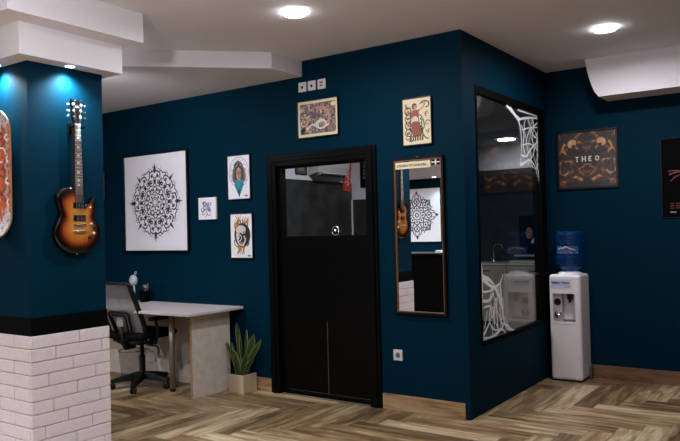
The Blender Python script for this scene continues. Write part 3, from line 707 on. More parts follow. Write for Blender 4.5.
MB().box(-w/2+.01, w/2-.01, -.016, -.004, -h/2+.01, h/2-.01).build('mirror_glass', MIRR, t)
MB().lathe([(.012, 0), (.012, .006), (.0, .006)], 0, 0, 0).build('hook', STEEL, t).location = (0, -.012, h/2)
# lettered strip and flag sticker stuck on the glass
t = thing('banner_sticker', 'cream lettered strip stuck across the top of the wall mirror', 'sticker', (-.384, -.0165, 1.915))
MB().box(-.192, .115, -.0012, 0, -.022, .030).build('strip', CREAM, t)
R90 = Matrix.Rotation(PI/2, 4, 'X')
text_mesh('LONDON & TATTOO IN SOFIA', .026, INK, 'lettering', t, Matrix.Translation((-.180, -.0018, -.006)) @ R90, bold=.0007, sx=.72)
t = thing('flag_sticker', 'small black sticker with white cross at top right corner of the mirror', 'sticker', (.160-.384, -.0165, 1.928))
MB().box(-.036, .036, -.0012, 0, -.022, .022).build('field', BLACK, t)
m = MB(); m.box(-.036, .036, -.0018, -.0012, -.004, .004); m.box(-.005, .005, -.0018, -.0012, -.022, .022); m.build('cross', PAPER, t)

# ---------------------------------------------------------------- sockets
t = thing('wall_socket', 'single white power socket low on the main wall under the mirror', 'socket', (-.602, 0, .435))
bevel(MB().box(-.041, .041, -.012, 0, -.043, .043).build('plate', WPLASTIC, t), .004)
m = MB(); m.lathe([(.021, -.0125), (.021, -.0122), (.019, -.0121), (.0, -.0121)], 0, 0, 0, axis='y'); m.build('recess', GPLASTIC, t)
m = MB(); m.lathe([(.0026, -.0145), (.0026, -.012)], -.009, 0, 0, 8, 'y'); m.lathe([(.0026, -.0145), (.0026, -.012)], .009, 0, 0, 8, 'y'); m.build('contacts', BLACK, t)
for k, (x, lb) in enumerate(((-1.490, 'white square wall plate above the door, leftmost of three'), (-1.388, 'white square wall plate above the door, middle of three'), (-1.284, 'white square wall plate above the door, rightmost of three'))):
    t = thing('wall_plate', lb, 'wall plate', (x, 0, 2.672), 0, 'white wall plates above the door')
    bevel(MB().box(-.042, .042, -.012, 0, -.042, .042).build('plate', WPLASTIC, t), .004)
    if k < 2: MB().lathe([(.013, -.0125), (.013, -.012), (.010, -.0122), (.0, -.0122)], 0, 0, -.003, 14, 'y').build('port', BLACK, t)
    else:
        MB().box(-.016, .016, -.0130, -.012, .004, .022).build('port', GPLASTIC, t); MB().box(-.016, .016, -.0130, -.012, -.02, -.006).build('port', GPLASTIC, t)
# ---------------------------------------------------------------- electric guitar on the pillar
def body_outline():
    P = [(-.005, .000), (-.07, .012), (-.125, .05), (-.156, .105), (-.152, .165), (-.128, .215), (-.118, .25), (-.130, .30), (-.140, .345), (-.122, .385), (-.08, .408), (-.035, .412), (-.03, .37),
         (.03, .365), (.035, .33), (.06, .312), (.085, .322), (.108, .352), (.122, .348), (.130, .32), (.124, .28), (.114, .245), (.126, .21), (.150, .165), (.157, .11), (.13, .055), (.075, .012)]
    out = []
    n = len(P)
    for i in range(n):
        a, b, c, d = P[i-1], P[i], P[(i+1) % n], P[(i+2) % n]
        for k in range(4):
            t = k/4
            out.append(tuple(.5*((2*b[j]) + (-a[j]+c[j])*t + (2*a[j]-5*b[j]+4*c[j]-d[j])*t*t + (-a[j]+3*b[j]-3*c[j]+d[j])*t**3) for j in (0, 1)))
    return out
def sunburst():
    m, nt, b = new_mat('sunburst_lacquer')
    a = nt.nodes.new('ShaderNodeAttribute'); a.attribute_name = 'burst'
    tc = nt.nodes.new('ShaderNodeTexCoord'); mp = nt.nodes.new('ShaderNodeMapping'); mp.inputs['Scale'].default_value = (1, 60, 5); nt.links.new(tc.outputs['Object'], mp.inputs['Vector'])
    n = nt.nodes.new('ShaderNodeTexNoise'); n.inputs['Scale'].default_value = 1.; n.inputs['Detail'].default_value = 4; nt.links.new(mp.outputs[0], n.inputs['Vector'])
    ad = nt.nodes.new('ShaderNodeMath'); ad.operation = 'MULTIPLY_ADD'; nt.links.new(n.outputs['Fac'], ad.inputs[0]); ad.inputs[1].default_value = .22; nt.links.new(a.outputs['Fac'], ad.inputs[2])
    r = nt.nodes.new('ShaderNodeValToRGB'); e = r.color_ramp.elements
    e[0].position = .24; e[0].color = (.006, .003, .002, 1); e[1].position = 1.; e[1].color = (.50, .22, .042, 1)
    k = e.new(.46); k.color = (.075, .012, .004, 1); k = e.new(.72); k.color = (.34, .09, .014, 1)
    nt.links.new(ad.outputs[0], r.inputs['Fac']); nt.links.new(r.outputs['Color'], b.inputs['Base Color']); b.inputs['Roughness'].default_value = .18
    return m
gt = thing('electric_guitar', 'sunburst single-cutaway electric guitar hanging on the teal pillar', 'guitar', (px1, -2.074, 1.322))
ol = [(y*1.05, z*1.02) for y, z in body_outline()]; cy, cz = 0, .185
b = bmesh.new(); lay = b.verts.layers.float.new('burst'); rings = []
def inset(p, f): 
    return (cy + (p[0]-cy)*f, (cz if p[1] < .25 else cz + (p[1]-.25)*.25) + (p[1]-(cz if p[1] < .25 else cz + (p[1]-.25)*.25))*f)
for (x, f, v) in ((.018, 1., 0.), (.052, 1., 0.), (.057, .975, .0), (.0585, .93, .02), (.060, .86, .12), (.0625, .76, .33), (.065, .62, .56), (.067, .45, .74), (.068, .22, .86)):
    rg = []
    for p in ol:
        q = inset(p, f); vv = b.verts.new((x, q[0], q[1])); vv[lay] = v; rg.append(vv)
    rings.append(rg)
for i in range(len(rings)-1):
    for j in range(len(ol)):
        k = (j+1) % len(ol); f = b.faces.new((rings[i][j], rings[i][k], rings[i+1][k], rings[i+1][j])); f.smooth = i > 1
b.faces.new(rings[0][::-1]); b.faces.new(rings[-1])
bmesh.ops.recalc_face_normals(b, faces=b.faces)
me = bpy.data.meshes.new('body'); b.to_mesh(me); b.free(); me.materials.append(sunburst())
o = bpy.data.objects.new('body', me); C.objects.link(o); o.parent = gt
ROSE = mat('rosewood', (.055, .025, .015), .5); NECKW = mat('dark_neck', (.04, .018, .01), .4)
MB().prism([(.060, -.026, .30), (.060, .026, .30), (.060, .021, .822), (.060, -.021, .822)], (-.018, 0, 0)).build('neck', NECKW, gt)
fb = MB().prism([(.068, -.027, .315), (.068, .027, .315), (.068, .0215, .825), (.068, -.0215, .825)], (-.008, 0, 0)).build('fretboard', ROSE, gt)
m = MB(); sc = .628; z_n = .822
for k in range(1, 22):
    z = z_n - sc*(1-2**(-k/12.)); 
    if z > .318: hw = .0215+(.822-z)*.0108; MB().box(.068, .0694, -hw, hw, z-.0011, z+.0011).build('fret', STEEL, fb)
m = MB()
for k in (3, 5, 7, 9, 12, 15, 17): z = z_n - sc*(1-2**(-(k-.5)/12.)); MB().box(.068, .0686, -.009, .009, z-.006, z+.006).build('inlay', BONE, fb)
MB().box(.060, .0715, -.0215, .0215, .822, .828).build('nut', BONE, gt)
HS = [(-.021, .825), (-.036, .86), (-.044, .985), (-.018, .972), (0, .985), (.018, .972), (.044, .985), (.036, .86), (.021, .825)]
hd = bevel(MB().prism([(.050, y, z) for y, z in HS], (.014, 0, 0)).build('headstock', BLACK, gt), .002)
MB().prism([(.0642, -.018, .93), (.0642, .018, .93), (.0642, .012, .945), (.0642, -.012, .945)], (.0004, 0, 0)).build('emblem', BONE, hd)
pegs = []
for s in (-1, 1):
    for k in range(3):
        z = .872+.038*k; y = s*(.024+.003*k)
        m = MB(); m.lathe([(.007, .064), (.007, .067), (.004, .068), (.0045, .076), (.0, .077)], 0, y, z, 12, 'x')
        m.tube([(.054, s*.036, z), (.054, s*.058, z)], .0025, 8); m.lathe([(.0, -.010), (.008, -.008), (.008, .004), (.0, .006)], .054, s*.064, z, 10, 'z')
        pg = m.build('tuning_peg', CHROME, gt)
for z in (.225, .307):
    m = MB(); m.box(.066, .074, -.043, .043, z-.020, z+.020, .003, 2); pk = m.build('pickup', BLACK, gt)
    m = MB(); m.box(.074, .0762, -.035, .035, z-.0150, z+.0150, .002, 1); m.build('cover', BLACKM, pk)
    m = MB()
    for k in range(6): m.lathe([(.0025, .0762), (.0025, .0772), (.0, .0773)], 0, -.025+.01*k, z-.006, 8, 'x')
    m.build('pole_screws', CHROME, pk)
m = MB(); m.box(.070, .082, -.042, .042, .176, .188, .003, 2); m.lathe([(.007, .062), (.007, .072)], 0, -.037, .182, 10, 'x'); m.lathe([(.007, .062), (.007, .072)], 0, .037, .182, 10, 'x'); m.build('bridge', CHROME, gt)
m = MB(); m.box(.070, .084, -.045, .045, .133, .147, .005, 2); m.lathe([(.008, .062), (.008, .072)], 0, -.041, .140, 10, 'x'); m.lathe([(.008, .062), (.008, .072)], 0, .041, .140, 10, 'x'); m.build('tailpiece', CHROME, gt)
for (y, z) in ((.088, .185), (.105, .125), (.075, .10), (.112, .165)):
    MB().lathe([(.0135, .060), (.0135, .066), (.011, .074), (.0, .075)], 0, y, z, 16, 'x').build('control_knob', STEEL if z in (.185, .125) else BLACK, gt)
MB().tube([(.062, .080, .292), (.078, .083, .296)], .004, 8).build('selector_switch', CHROME, gt)
m = MB()
for k in range(6): a = -.0165+.0066*k; bb = -.026+.0104*k; m.tube([(.0725, a, .826), (.0735, bb*.93, .40), (.083, bb, .183), (.083, bb, .14)], .0006, 4)
for k in range(6):
    s = -1 if k < 3 else 1; kk = k if k < 3 else 5-k; a = -.0165+.0066*k; m.tube([(.0725, a, .826), (.070, s*(.024+.003*(2-kk if False else kk)), .872+.038*kk)], .0006, 4)
m.build('strings', STEEL, gt)
for (y, z) in ((-.122, .385), (-.158, .14), (.0, -.004)):
    MB().lathe([(.005, -.004), (.003, .004), (.006, .010), (.0, .012)], 0, 0, 0, 10).build('strap_button', CHROME, gt).location = (.035, y, z)
hg = thing('guitar_hanger', 'black wall hook holding the guitar headstock', 'hook', (px1, -2.074, 2.128))
MB().box(0.0, .012, -.030, .030, -.035, .035, .004, 2).build('plate', BLACK, hg)
for s in (-1, 1): MB().tube([(.010, s*.01, 0), (.030, s*.034, .0), (.075, s*.036, .0), (.085, s*.036, .008)], .006, 10).build('arm', BLACKM, hg)

# ---------------------------------------------------------------- skateboard deck
ORG = noise_print('orange_graphic', 3., [(.36, (.10, .03, .02)), (.42, (.60, .11, .02)), (.60, (.68, .13, .025)), (.62, (.42, .36, .36)), (.66, (.55, .50, .50))], 14., False, 2.2)
ENDG = noise_print('speckled_end_graphic', 5., [(.36, (.20, .17, .20)), (.46, (.62, .58, .60)), (.56, (.66, .62, .64)), (.62, (.25, .20, .24))], 26., False, 1.5); GRYG = mat('grey_graphic', (.42, .38, .40), .4)
sk = thing('skateboard_deck', 'orange skateboard deck with white ends hanging upright on the pillar', 'skateboard', (-2.034, py0, 1.43))
b = bmesh.new(); rows = []; Ls, Wd = .81, .105; N = 40; Mx = 10
for i in range(N+1):
    z = Ls*i/N; e = min(z, Ls-z); hw = Wd*(1 if e > .14 else math.sqrt(max(0.0, 1-((.14-e)/.14)**2.3)))*(.96+.04*math.sin(PI*z/Ls)); hw = max(hw, .012)
    k = max(0, (.15-e)/.15); off = .030 + .035*k*k
    rows.append([(hw*(-1+2*j/Mx), -off - .004*math.cos(PI*(j/Mx-.5)) , z) for j in range(Mx+1)])
F = [[b.verts.new(p) for p in r] for r in rows]; B2 = [[b.verts.new((p[0], p[1]+.011, p[2])) for p in r] for r in rows]
for i in range(N):
    for j in range(Mx):
        f = b.faces.new((F[i][j], F[i][j+1], F[i+1][j+1], F[i+1][j])); f.smooth = True
        z = Ls*(i+.5)/N; f.material_index = 1 if (z < .15+.05*math.sin(j) or z > .69+.03*math.cos(j*2)) else 0
        f = b.faces.new((B2[i][j], B2[i+1][j], B2[i+1][j+1], B2[i][j+1])); f.material_index = 2
    for j in (0, Mx): f = b.faces.new((F[i][j], F[i+1][j], B2[i+1][j], B2[i][j])); f.material_index = 2
for r, q in ((0, 0), (N, 0)):
    for j in range(Mx): f = b.faces.new((F[r][j], F[r][j+1], B2[r][j+1], B2[r][j])); f.material_index = 2
bmesh.ops.recalc_face_normals(b, faces=b.faces)
me = bpy.data.meshes.new('deck'); b.to_mesh(me); b.free()
for q in (ORG, ENDG, EDGE): me.materials.append(q)
o = bpy.data.objects.new('deck', me); C.objects.link(o); o.parent = sk
A = Art((0, -.0346, 0), (1, 0, 0), (0, 0, 1), (0, -1, 0)); rnd = random.Random(4)
for k in range(11): 
    z = .20+.045*k; A.stroke([(.092, z), (.075-.02*(k % 2), z+.02), (.088, z+.045)], .016, GRYG if k % 3 else PAPER)
for k in range(8):
    z = .22+.06*k; A.stroke([(.03+.01*(k % 2), z), (.055, z+.03), (.025, z+.05)], .010, RUST); A.stroke([(-.06, z), (-.02, z+.03), (-.05, z+.05)], .02, GRYG)
A.arc((.02, .52), .045, 0, 5, .012, PAPER); A.arc((.01, .34), .05, 1, 6, .012, RUST)
A.build('graphic', sk)
m = MB(); 
for z in (.14, .67):
    for x in (-.02, .02):
        for dz in (0, .05): MB().lathe([(.004, -.0358), (.004, -.034)], x, 0, z+dz, 8, 'y').build('bolt', STEEL, sk)
MB().tube([(.02, -.040, .79), (.028, -.012, .82), (.03, -.004, .89)], .0007, 6).build('hanging_wire', BLACKM, sk)

# ---------------------------------------------------------------- desk
dk = thing('office_desk', 'white-topped desk with pale board end panels along the main wall', 'desk', (-3.25, -.35, 0))
DX = lambda x: x+3.25; DY = lambda y: y+.35
zt = .752
bevel(MB().box(DX(-4.30), DX(-2.232), DY(-.690), DY(-.012), zt-.024, zt).build('desk_top', DESKTOP, dk), .003)
m = MB(); m.box(DX(-2.352), DX(-2.328), DY(-.565), DY(-.10), 0, zt-.024); m.mat(1).box(DX(-2.3525), DX(-2.3275), DY(-.5665), DY(-.565), 0, zt-.024); m.build('side_panel', [BIRCH, EDGE], dk)
MB().box(DX(-4.26), DX(-4.236), DY(-.60), DY(-.04), 0, zt-.024).build('side_panel', BIRCH, dk)
MB().box(DX(-4.236), DX(-2.352), DY(-.118), DY(-.10), .0, zt-.024).build('back_panel', BIRCH, dk)
MB().box(DX(-4.236), DX(-2.352), DY(-.13), DY(-.06), zt-.050, zt-.0245).build('rail', EDGE, dk)
MB().box(DX(-2.83), DX(-2.60), DY(-.62), DY(-.50), zt-.040, zt-.0245).build('bracket', EDGE, dk)
lg = MB().tube([(DX(-2.728), DY(-.438), .03), (DX(-2.728), DY(-.438), zt-.025)], .028, 20).build('leg', mat('brushed_leg_metal', (.30, .25, .20), .35, .6), dk)
MB().lathe([(.022, 0), (.026, .004), (.026, .03), (.020, .034)], DX(-2.728), DY(-.438), 0, 16).build('foot', BLACK, lg)

# ---------------------------------------------------------------- chair
NET = None
def netmat():
    m = bpy.data.materials.new('grey_mesh_fabric'); m.use_nodes = True; nt = m.node_tree; nt.nodes.clear()
    d = nt.nodes.new('ShaderNodeBsdfDiffuse'); d.inputs['Color'].default_value = (.30, .30, .31, 1); t = nt.nodes.new('ShaderNodeBsdfTransparent')
    tc = nt.nodes.new('ShaderNodeTexCoord'); w = nt.nodes.new('ShaderNodeTexChecker'); w.inputs['Scale'].default_value = 260; nt.links.new(tc.outputs['Object'], w.inputs['Vector'])
    mm = nt.nodes.new('ShaderNodeMath'); mm.operation = 'MULTIPLY_ADD'; mm.inputs[1].default_value = -.30; mm.inputs[2].default_value = .45; nt.links.new(w.outputs['Fac'], mm.inputs[0])
    x = nt.nodes.new('ShaderNodeMixShader'); o = nt.nodes.new('ShaderNodeOutputMaterial')
    nt.links.new(mm.outputs[0], x.inputs[0]); nt.links.new(d.outputs[0], x.inputs[1]); nt.links.new(t.outputs[0], x.inputs[2]); nt.links.new(x.outputs[0], o.inputs['Surface']); return m
ch = thing('office_chair', 'black swivel office chair with grey mesh back tucked at the desk', 'chair', (-3.13, -.45, 0), math.radians(4))
PLB = mat('black_plastic', (.005, .005, .006), .45, spec=.25); FAB = mat('black_fabric', (.005, .005, .006), .9, spec=.1)
for k in range(5):
    a = math.radians(-61+72*k); c, s = math.cos(a), math.sin(a); e = (c*.27, s*.27)
    m = MB(); m.ring_sweep([[(c*r - s*w_*q1, s*r + c*w_*q1, z_) for q1, z_ in ((-1, z0), (1, z0), (.7, z1), (-.7, z1))] for r, w_, z0, z1 in ((.02, .036, .085, .145), (.15, .032, .072, .125), (.285, .026, .058, .092))], smooth=False)
    arm = bevel(m.build('base_arm', PLB, ch), .004)
    m = MB(); m.tube([(e[0], e[1], .070), (e[0], e[1], .045)], .009, 8)
    for q in (-1, 1): m.lathe([(.014, q*.006), (.027, q*.008), (.027, q*.024), (.016, q*.026)], 0, 0, 0, 16, 'y')
    # place wheels: rotate about z with the arm
    mt = m.build('castor', PLB, arm)
    for v in mt.data.vertices:
        if abs(v.co.x) < .03 and abs(v.co.y) < .03 and v.co.z < .03:
            x, y, z = v.co; v.co = (e[0] + x*c*-1 + y*-s, e[1] + x*s*-1 + y*c, z+.027)
MB().lathe([(.045, .08), (.045, .135), (.028, .14), (.028, .30), (.018, .30), (.018, .40)], n=20).build('gas_column', PLB, ch)
MB().box(-.09, .09, -.11, .11, .41, .472, .01, 2).build('seat_mechanism', PLB, ch)
MB().tube([(.06, 0, .40), (.20, .0, .395), (.22, .0, .375), (.22, .0, .33), (.20, 0, .325)], .006, 8).build('height_lever', PLB, ch)
m = MB(); m.box(-.235, .235, -.22, .24, .470, .545, .034, 4); st = m.build('seat', FAB, ch)
# backrest: frame, mesh, lumbar support (leans back towards -y)
def bp(x, h, d=0): # h: 0..1 up the back
    z = .47+.53*h; y = -.175 - .20*max(h, 0) - .02*math.cos(x*6)*0 + .035*(x/.215)**2 + d
    return (x, y, z)
fr = [(-.195, .0), (-.225, .12), (-.235, .35), (-.222, .7), (-.215, .97), (-.195, 1.0), (0, 1.012), (.195, 1.0), (.215, .97), (.222, .7), (.235, .35), (.225, .12), (.195, .0), (.10, -.045), (0, -.055), (-.10, -.045), (-.195, .0)]
MB().tube([bp(x, h) for x, h in fr], [.013 if 4 < i < 8 else .023 for i in range(len(fr))], 10).build('back_frame', PLB, ch)
b = bmesh.new(); G = [[b.verts.new(bp(x_*(.235-.022*h), h)) for x_ in [-1+2*i/12 for i in range(13)]] for h in [j/14 for j in range(15)]]
for i in range(14):
    for j in range(12): f = b.faces.new((G[i][j], G[i][j+1], G[i+1][j+1], G[i+1][j])); f.smooth = True
me = bpy.data.meshes.new('mesh_back'); b.to_mesh(me); b.free(); me.materials.append(netmat())
o = bpy.data.objects.new('mesh_back', me); C.objects.link(o); o.parent = ch
def loopx(s, h0, h1, r, mm, nm, d=-.02):
    P = [(-.08*s, h0), (-.105*s, h1-.03), (-.085*s, h1), (.085*s, h1), (.105*s, h1-.03), (.08*s, h0), (.06*s, h0-.03), (-.06*s, h0-.03), (-.08*s, h0)]
    return MB().tube([bp(x, h, d) for x, h in P], r, 8).build(nm, mm, ch)
loopx(1.25, .10, .50, .011, PLB, 'lumbar_outer_loop'); loopx(.85, .14, .44, .009, PLB, 'lumbar_inner_loop')
MB().box(-.042, .042, -.262, -.250, .60, .70, .006, 2).build('lumbar_plate', mat('grey_pad', (.34, .34, .35), .6), ch)
MB().tube([(0, -.09, .40), (0, -.20, .40), (0, -.225, .44), (0, -.245, .60)], [.022, .022, .020, .016], 10).build('back_support', PLB, ch)
for s in (-1, 1):
    m = MB(); m.tube([(s*.20, -.10, .43), (s*.275, -.09, .44), (s*.29, -.08, .54), (s*.29, -.10, .655)], .014, 10); ar = m.build('armrest', PLB, ch)
    MB().box(s*.29-.03, s*.29+.03, -.17, .10, .650, .685, .010, 3).build('pad', PLB, ar)

# ---------------------------------------------------------------- desk-top things
lp = thing('desk_lamp', 'small pale desk lamp with round head rising behind the office chair', 'lamp', (-3.42, -.30, zt))
SILV = mat('pale_silver_plastic', (.45, .47, .50), .35)
MB().lathe([(.045, 0), (.045, .010), (.012, .018), (.0, .018)], n=20).build('base', SILV, lp)
MB().tube([(0, 0, .015), (.01, 0, .12), (.0, 0, .20)], .007, 8).build('stem', SILV, lp)
Mh = Matrix.Translation((0, 0, .235))
m = MB(); m.lathe([(.0, -.025), (.036, -.022), (.052, -.006), (.052, .010), (.034, .025), (.0, .027)], n=24, axis='y'); hdl = m.build('lamp_head', SILV, lp); hdl.location = (0, -.005, .235)
MB().tube([(.012, 0, .265), (.035, 0, .32)], .012, 10).build('handle', mat('blue_grey_plastic', (.20, .25, .32), .4), lp)
cp = thing('pen_cup', 'black wire pen cup on the desk against the wall', 'pen holder', (-3.52, -.085, zt))
MB().lathe([(.0, .001), (.050, .001), (.056, .115), (.053, .115), (.047, .006), (.0, .006)], n=20).build('cup', BLACKM, cp)
rnd = random.Random(2)
for k, (nm, cc, lb) in enumerate((('pen', BLACK, 'black pen standing in the cup'), ('scissors', GRYG, 'pale-handled scissors standing in the pen cup'), ('marker', GPLASTIC, 'dark grey marker leaning right in the pen cup'))):
    p0 = Vector((-.02+.02*k, 0, .010)); p1 = p0 + Vector((-.012+.018*k, .005, .145+.01*k))
    q = thing(nm, lb, nm, cp.location)
    if nm == 'scissors':
        MB().tube([p0, p0.lerp(p1, .75)], .005, 6).build('blades', STEEL, q)
        for s in (-1, 1):
            cc_ = p1 + Vector((s*.012, 0, -.012)); MB().tube([cc_+Vector((.010*math.cos(a_), 0, .016*math.sin(a_))) for a_ in [2*PI*i/12 for i in range(13)]], .003, 6).build('handle_loop', GRYG, q)
    else: MB().tube([p0, p1], .0045, 8).build('barrel', cc, q); MB().tube([p1, p1+Vector((0, 0, .012))], .003, 8).build('tip', GRYG, q)
bn = thing('waste_basket', 'round wire mesh waste basket on the floor under the desk', 'waste basket', (-3.50, -.27, 0))
def wiremat():
    m = bpy.data.materials.new('wire_mesh'); m.use_nodes = True; nt = m.node_tree; nt.nodes.clear()
    d = nt.nodes.new('ShaderNodeBsdfDiffuse'); d.inputs['Color'].default_value = (.03, .03, .03, 1); t = nt.nodes.new('ShaderNodeBsdfTransparent')
    x = nt.nodes.new('ShaderNodeMixShader'); x.inputs[0].default_value = .74; o = nt.nodes.new('ShaderNodeOutputMaterial')
    nt.links.new(d.outputs[0], x.inputs[1]); nt.links.new(t.outputs[0], x.inputs[2]); nt.links.new(x.outputs[0], o.inputs['Surface']); return m
MB().lathe([(.0, .003), (.105, .003), (.135, .29)], n=28, cap=False).build('basket_wall', wiremat(), bn)
MB().tube([(.136*math.cos(2*PI*i/28), .136*math.sin(2*PI*i/28), .292) for i in range(29)], .005, 6).build('rim', GPLASTIC, bn)

# ---------------------------------------------------------------- snake plant
pt = thing('potted_snake_plant', 'snake plant in a pale wooden cube pot between desk and door', 'plant', (-2.157, -.125, 0))
POTW = mat('pale_pot_wood', (.50, .38, .25), .55, var=.08, scale=8)
m = MB(); m.box(-.089, .089, -.089, .089, 0, .164); p_ = bevel(m.build('pot', POTW, pt), .003)
MB().box(-.079, .079, -.079, .079, .163, .168).build('soil', mat('soil', (.02, .013, .008), .9, bump=.5, scale=80), pt)
def leafmat():
    m, nt, b = new_mat('snake_leaf')
    uv = nt.nodes.new('ShaderNodeUVMap'); sp = nt.nodes.new('ShaderNodeSeparateXYZ'); nt.links.new(uv.outputs[0], sp.inputs[0])
    a = nt.nodes.new('ShaderNodeMath'); a.operation = 'SUBTRACT'; a.inputs[1].default_value = .5; nt.links.new(sp.outputs[0], a.inputs[0])
    ab = nt.nodes.new('ShaderNodeMath'); ab.operation = 'ABSOLUTE'; nt.links.new(a.outputs[0], ab.inputs[0])
    w = nt.nodes.new('ShaderNodeTexWave'); w.bands_direction = 'Y'; w.inputs['Scale'].default_value = 5; w.inputs['Distortion'].default_value = 6; w.inputs['Detail'].default_value = 2; nt.links.new(uv.outputs[0], w.inputs['Vector'])
    g = nt.nodes.new('ShaderNodeMix'); g.data_type = 'RGBA'; g.inputs['A'].default_value = (.010, .028, .009, 1); g.inputs['B'].default_value = (.030, .060, .020, 1); nt.links.new(w.outputs['Fac'], g.inputs['Factor'])
    r = nt.nodes.new('ShaderNodeValToRGB'); r.color_ramp.elements[0].position = .36; r.color_ramp.elements[1].position = .43; nt.links.new(ab.outputs[0], r.inputs['Fac'])
    x = nt.nodes.new('ShaderNodeMix'); x.data_type = 'RGBA'; x.inputs['B'].default_value = (.20, .22, .055, 1); nt.links.new(r.outputs['Color'], x.inputs['Factor']); nt.links.new(g.outputs['Result'], x.inputs['A'])
    nt.links.new(x.outputs['Result'], b.inputs['Base Color']); b.inputs['Roughness'].default_value = .45; return m
LEAF = leafmat()
def leaf(x, y, h, lx, ly, w, tw, phase):
    b = bmesh.new(); uvl = b.loops.layers.uv.new('UVMap'); N = 12; L_ = []
    for i in range(N+1):
        t_ = i/N; cxp, cyp, cz_ = x+lx*t_**1.5, y+ly*t_**1.5, .155+h*t_
        ww = w*(.55+.45*math.sin(min(1, t_*1.5)*PI/2)) * (1 if t_ < .72 else max(.02, 1-((t_-.72)/.28)**1.8)); a_ = phase+tw*t_
        dx, dy = math.cos(a_), math.sin(a_); nx, ny = -dy, dx
        L_.append([(cxp+dx*ww*s_ + nx*.25*ww*(s_*s_)+nx*o_, cyp+dy*ww*s_+ny*.25*ww*(s_*s_)+ny*o_, cz_) for o_ in (0, .003) for s_ in (-1, -.5, 0, .5, 1)])
    V = [[b.verts.new(p) for p in r] for r in L_]
    def fc(a, bb, c, d, uvs):
        f = b.faces.new((a, bb, c, d)); f.smooth = True
        for l, q in zip(f.loops, uvs): l[uvl].uv = q
    for i in range(N):
        for base_, rev in ((0, False), (5, True)):
            for j in range(4):
                u0, u1, v0, v1 = j/4, (j+1)/4, h*i/N*3+phase, h*(i+1)/N*3+phase
                fc(V[i][base_+j], V[i][base_+j+1], V[i+1][base_+j+1], V[i+1][base_+j], ((u0, v0), (u1, v0), (u1, v1), (u0, v1)))
        for j, j2, uu in ((0, 5, 0), (4, 9, 1)): fc(V[i][j], V[i+1][j], V[i+1][j2], V[i][j2], ((uu, 0), (uu, 1), (uu, 1), (uu, 0)))
    bmesh.ops.recalc_face_normals(b, faces=b.faces)
    me = bpy.data.meshes.new('leaf'); b.to_mesh(me); b.free(); me.materials.append(LEAF); o = bpy.data.objects.new('leaf', me); C.objects.link(o); o.parent = pt
for a_ in [(-.03, .02, .46, -.05, .0, .024, .8, .3), (-.045, -.01, .36, -.19, -.02, .018, .5, .9), (.0, .03, .40, .02, .01, .026, -.5, .2), (.035, .01, .37, .10, .0, .036, .3, .1), (.05, -.02, .33, .19, .01, .034, -.3, .3),
           (-.01, -.04, .24, -.05, -.04, .036, .2, .3), (.03, -.045, .20, .09, -.03, .030, .2, .2), (.01, .0, .36, -.04, .0, .020, .9, 1.2), (-.055, .03, .27, -.12, .02, .022, .6, .8), (.055, .04, .30, .05, .02, .022, .6, 2.), (-.03, -.05, .30, -.09, -.02, .020, .8, 2.4), (.045, -.03, .17, .14, -.02, .026, .3, .3)]:
    leaf(*a_)

# ---------------------------------------------------------------- water dispenser and bottle
wd = thing('water_dispenser', 'white floor-standing water dispenser in the alcove corner by the window', 'water dispenser', (.200, 1.765, 0))
CASE = mat('dispenser_white', (.76, .69, .735), .32)
m = MB(); m.box(-.135, .150, -.142, .152, .012, .972, .026, 5); body = m.build('housing', CASE, wd)
ct = MB(); ct.box(-.102, .100, -.30, -.055, .540, .800, .012, 3); cut = ct.build('cutter', CASE); cut.location = (0, 0, 0)
cut.parent = wd
mo = body.modifiers.new('b', 'BOOLEAN'); mo.operation = 'DIFFERENCE'; mo.solver = 'EXACT'; mo.object = cut
bpy.context.view_layer.update()
nm_ = bpy.data.meshes.new_from_object(body.evaluated_get(bpy.context.evaluated_depsgraph_get())); body.modifiers.clear(); body.data = nm_
bpy.data.objects.remove(cut)
m = MB(); m.box(-.110, .110, -.1426, -.1418, .519, .5215); m.build('cabinet_seam', GPLASTIC, wd)
m = MB(); m.lathe([(.112, .965), (.105, .985), (.08, .996), (.0, .996)], .02, 0, 0, 32); m.build('bottle_collar', CASE, wd)
MB().box(.146, .170, .06, .142, .0, .13, .01, 2).build('rear_foot', GPLASTIC, wd)
m = MB(); m.box(-.100, -.025, -.125, -.052, .545, .80, 0); m.build('cup_column', mat('pale_grey_plastic', (.42, .39, .41), .4), wd)
MB().lathe([(.033, -.1262), (.033, -.1255), (.0, -.1255)], -.064, 0, .722, 20, 'y').build('cup_hole', BLACK, wd)
MB().lathe([(.032, -.127), (.038, -.131), (.034, -.137), (.0, -.139)], -.064, 0, .612, 22, 'y').build('cup_knob', CHROME, wd)
MB().box(-.020, .095, -.1, -.053, .548, .556).build('drip_tray', GPLASTIC, wd)
m = MB(); m.box(.020, .062, -.12, -.055, .745, .80, .006, 2); m.tube([(.04, -.10, .75), (.04, -.105, .715)], .011, 10); m.build('tap', BLACK, wd)
m = MB(); m.box(-.127, .127, -.130, .13, 0, .014); m.build('plinth', BLACKM, wd)
LBL = mat('pale_blue_label', (.52, .54, .68), .4); BLUEI = col('navy_ink', .02, .03, .22)
lb_ = MB().box(-.114, .066, -.1442, -.1385, .852, .930).build('label', LBL, wd)
text_mesh('Rainbow Waters', .031, BLUEI, 'lettering', lb_, Matrix.Translation((-.108, -.1447, .890)) @ R90, bold=.0014, sx=.75)
m = MB(); m.box(-.105, .0, -.1446, -.1442, .872, .876); m.box(.01, .05, -.1446, -.1442, .862, .872); m.build('small_print', col('pink_ink', .5, .25, .3), lb_)
bo = thing('water_bottle', 'large blue translucent water bottle upside down on the water dispenser', 'bottle', (.225, 1.765, .997))
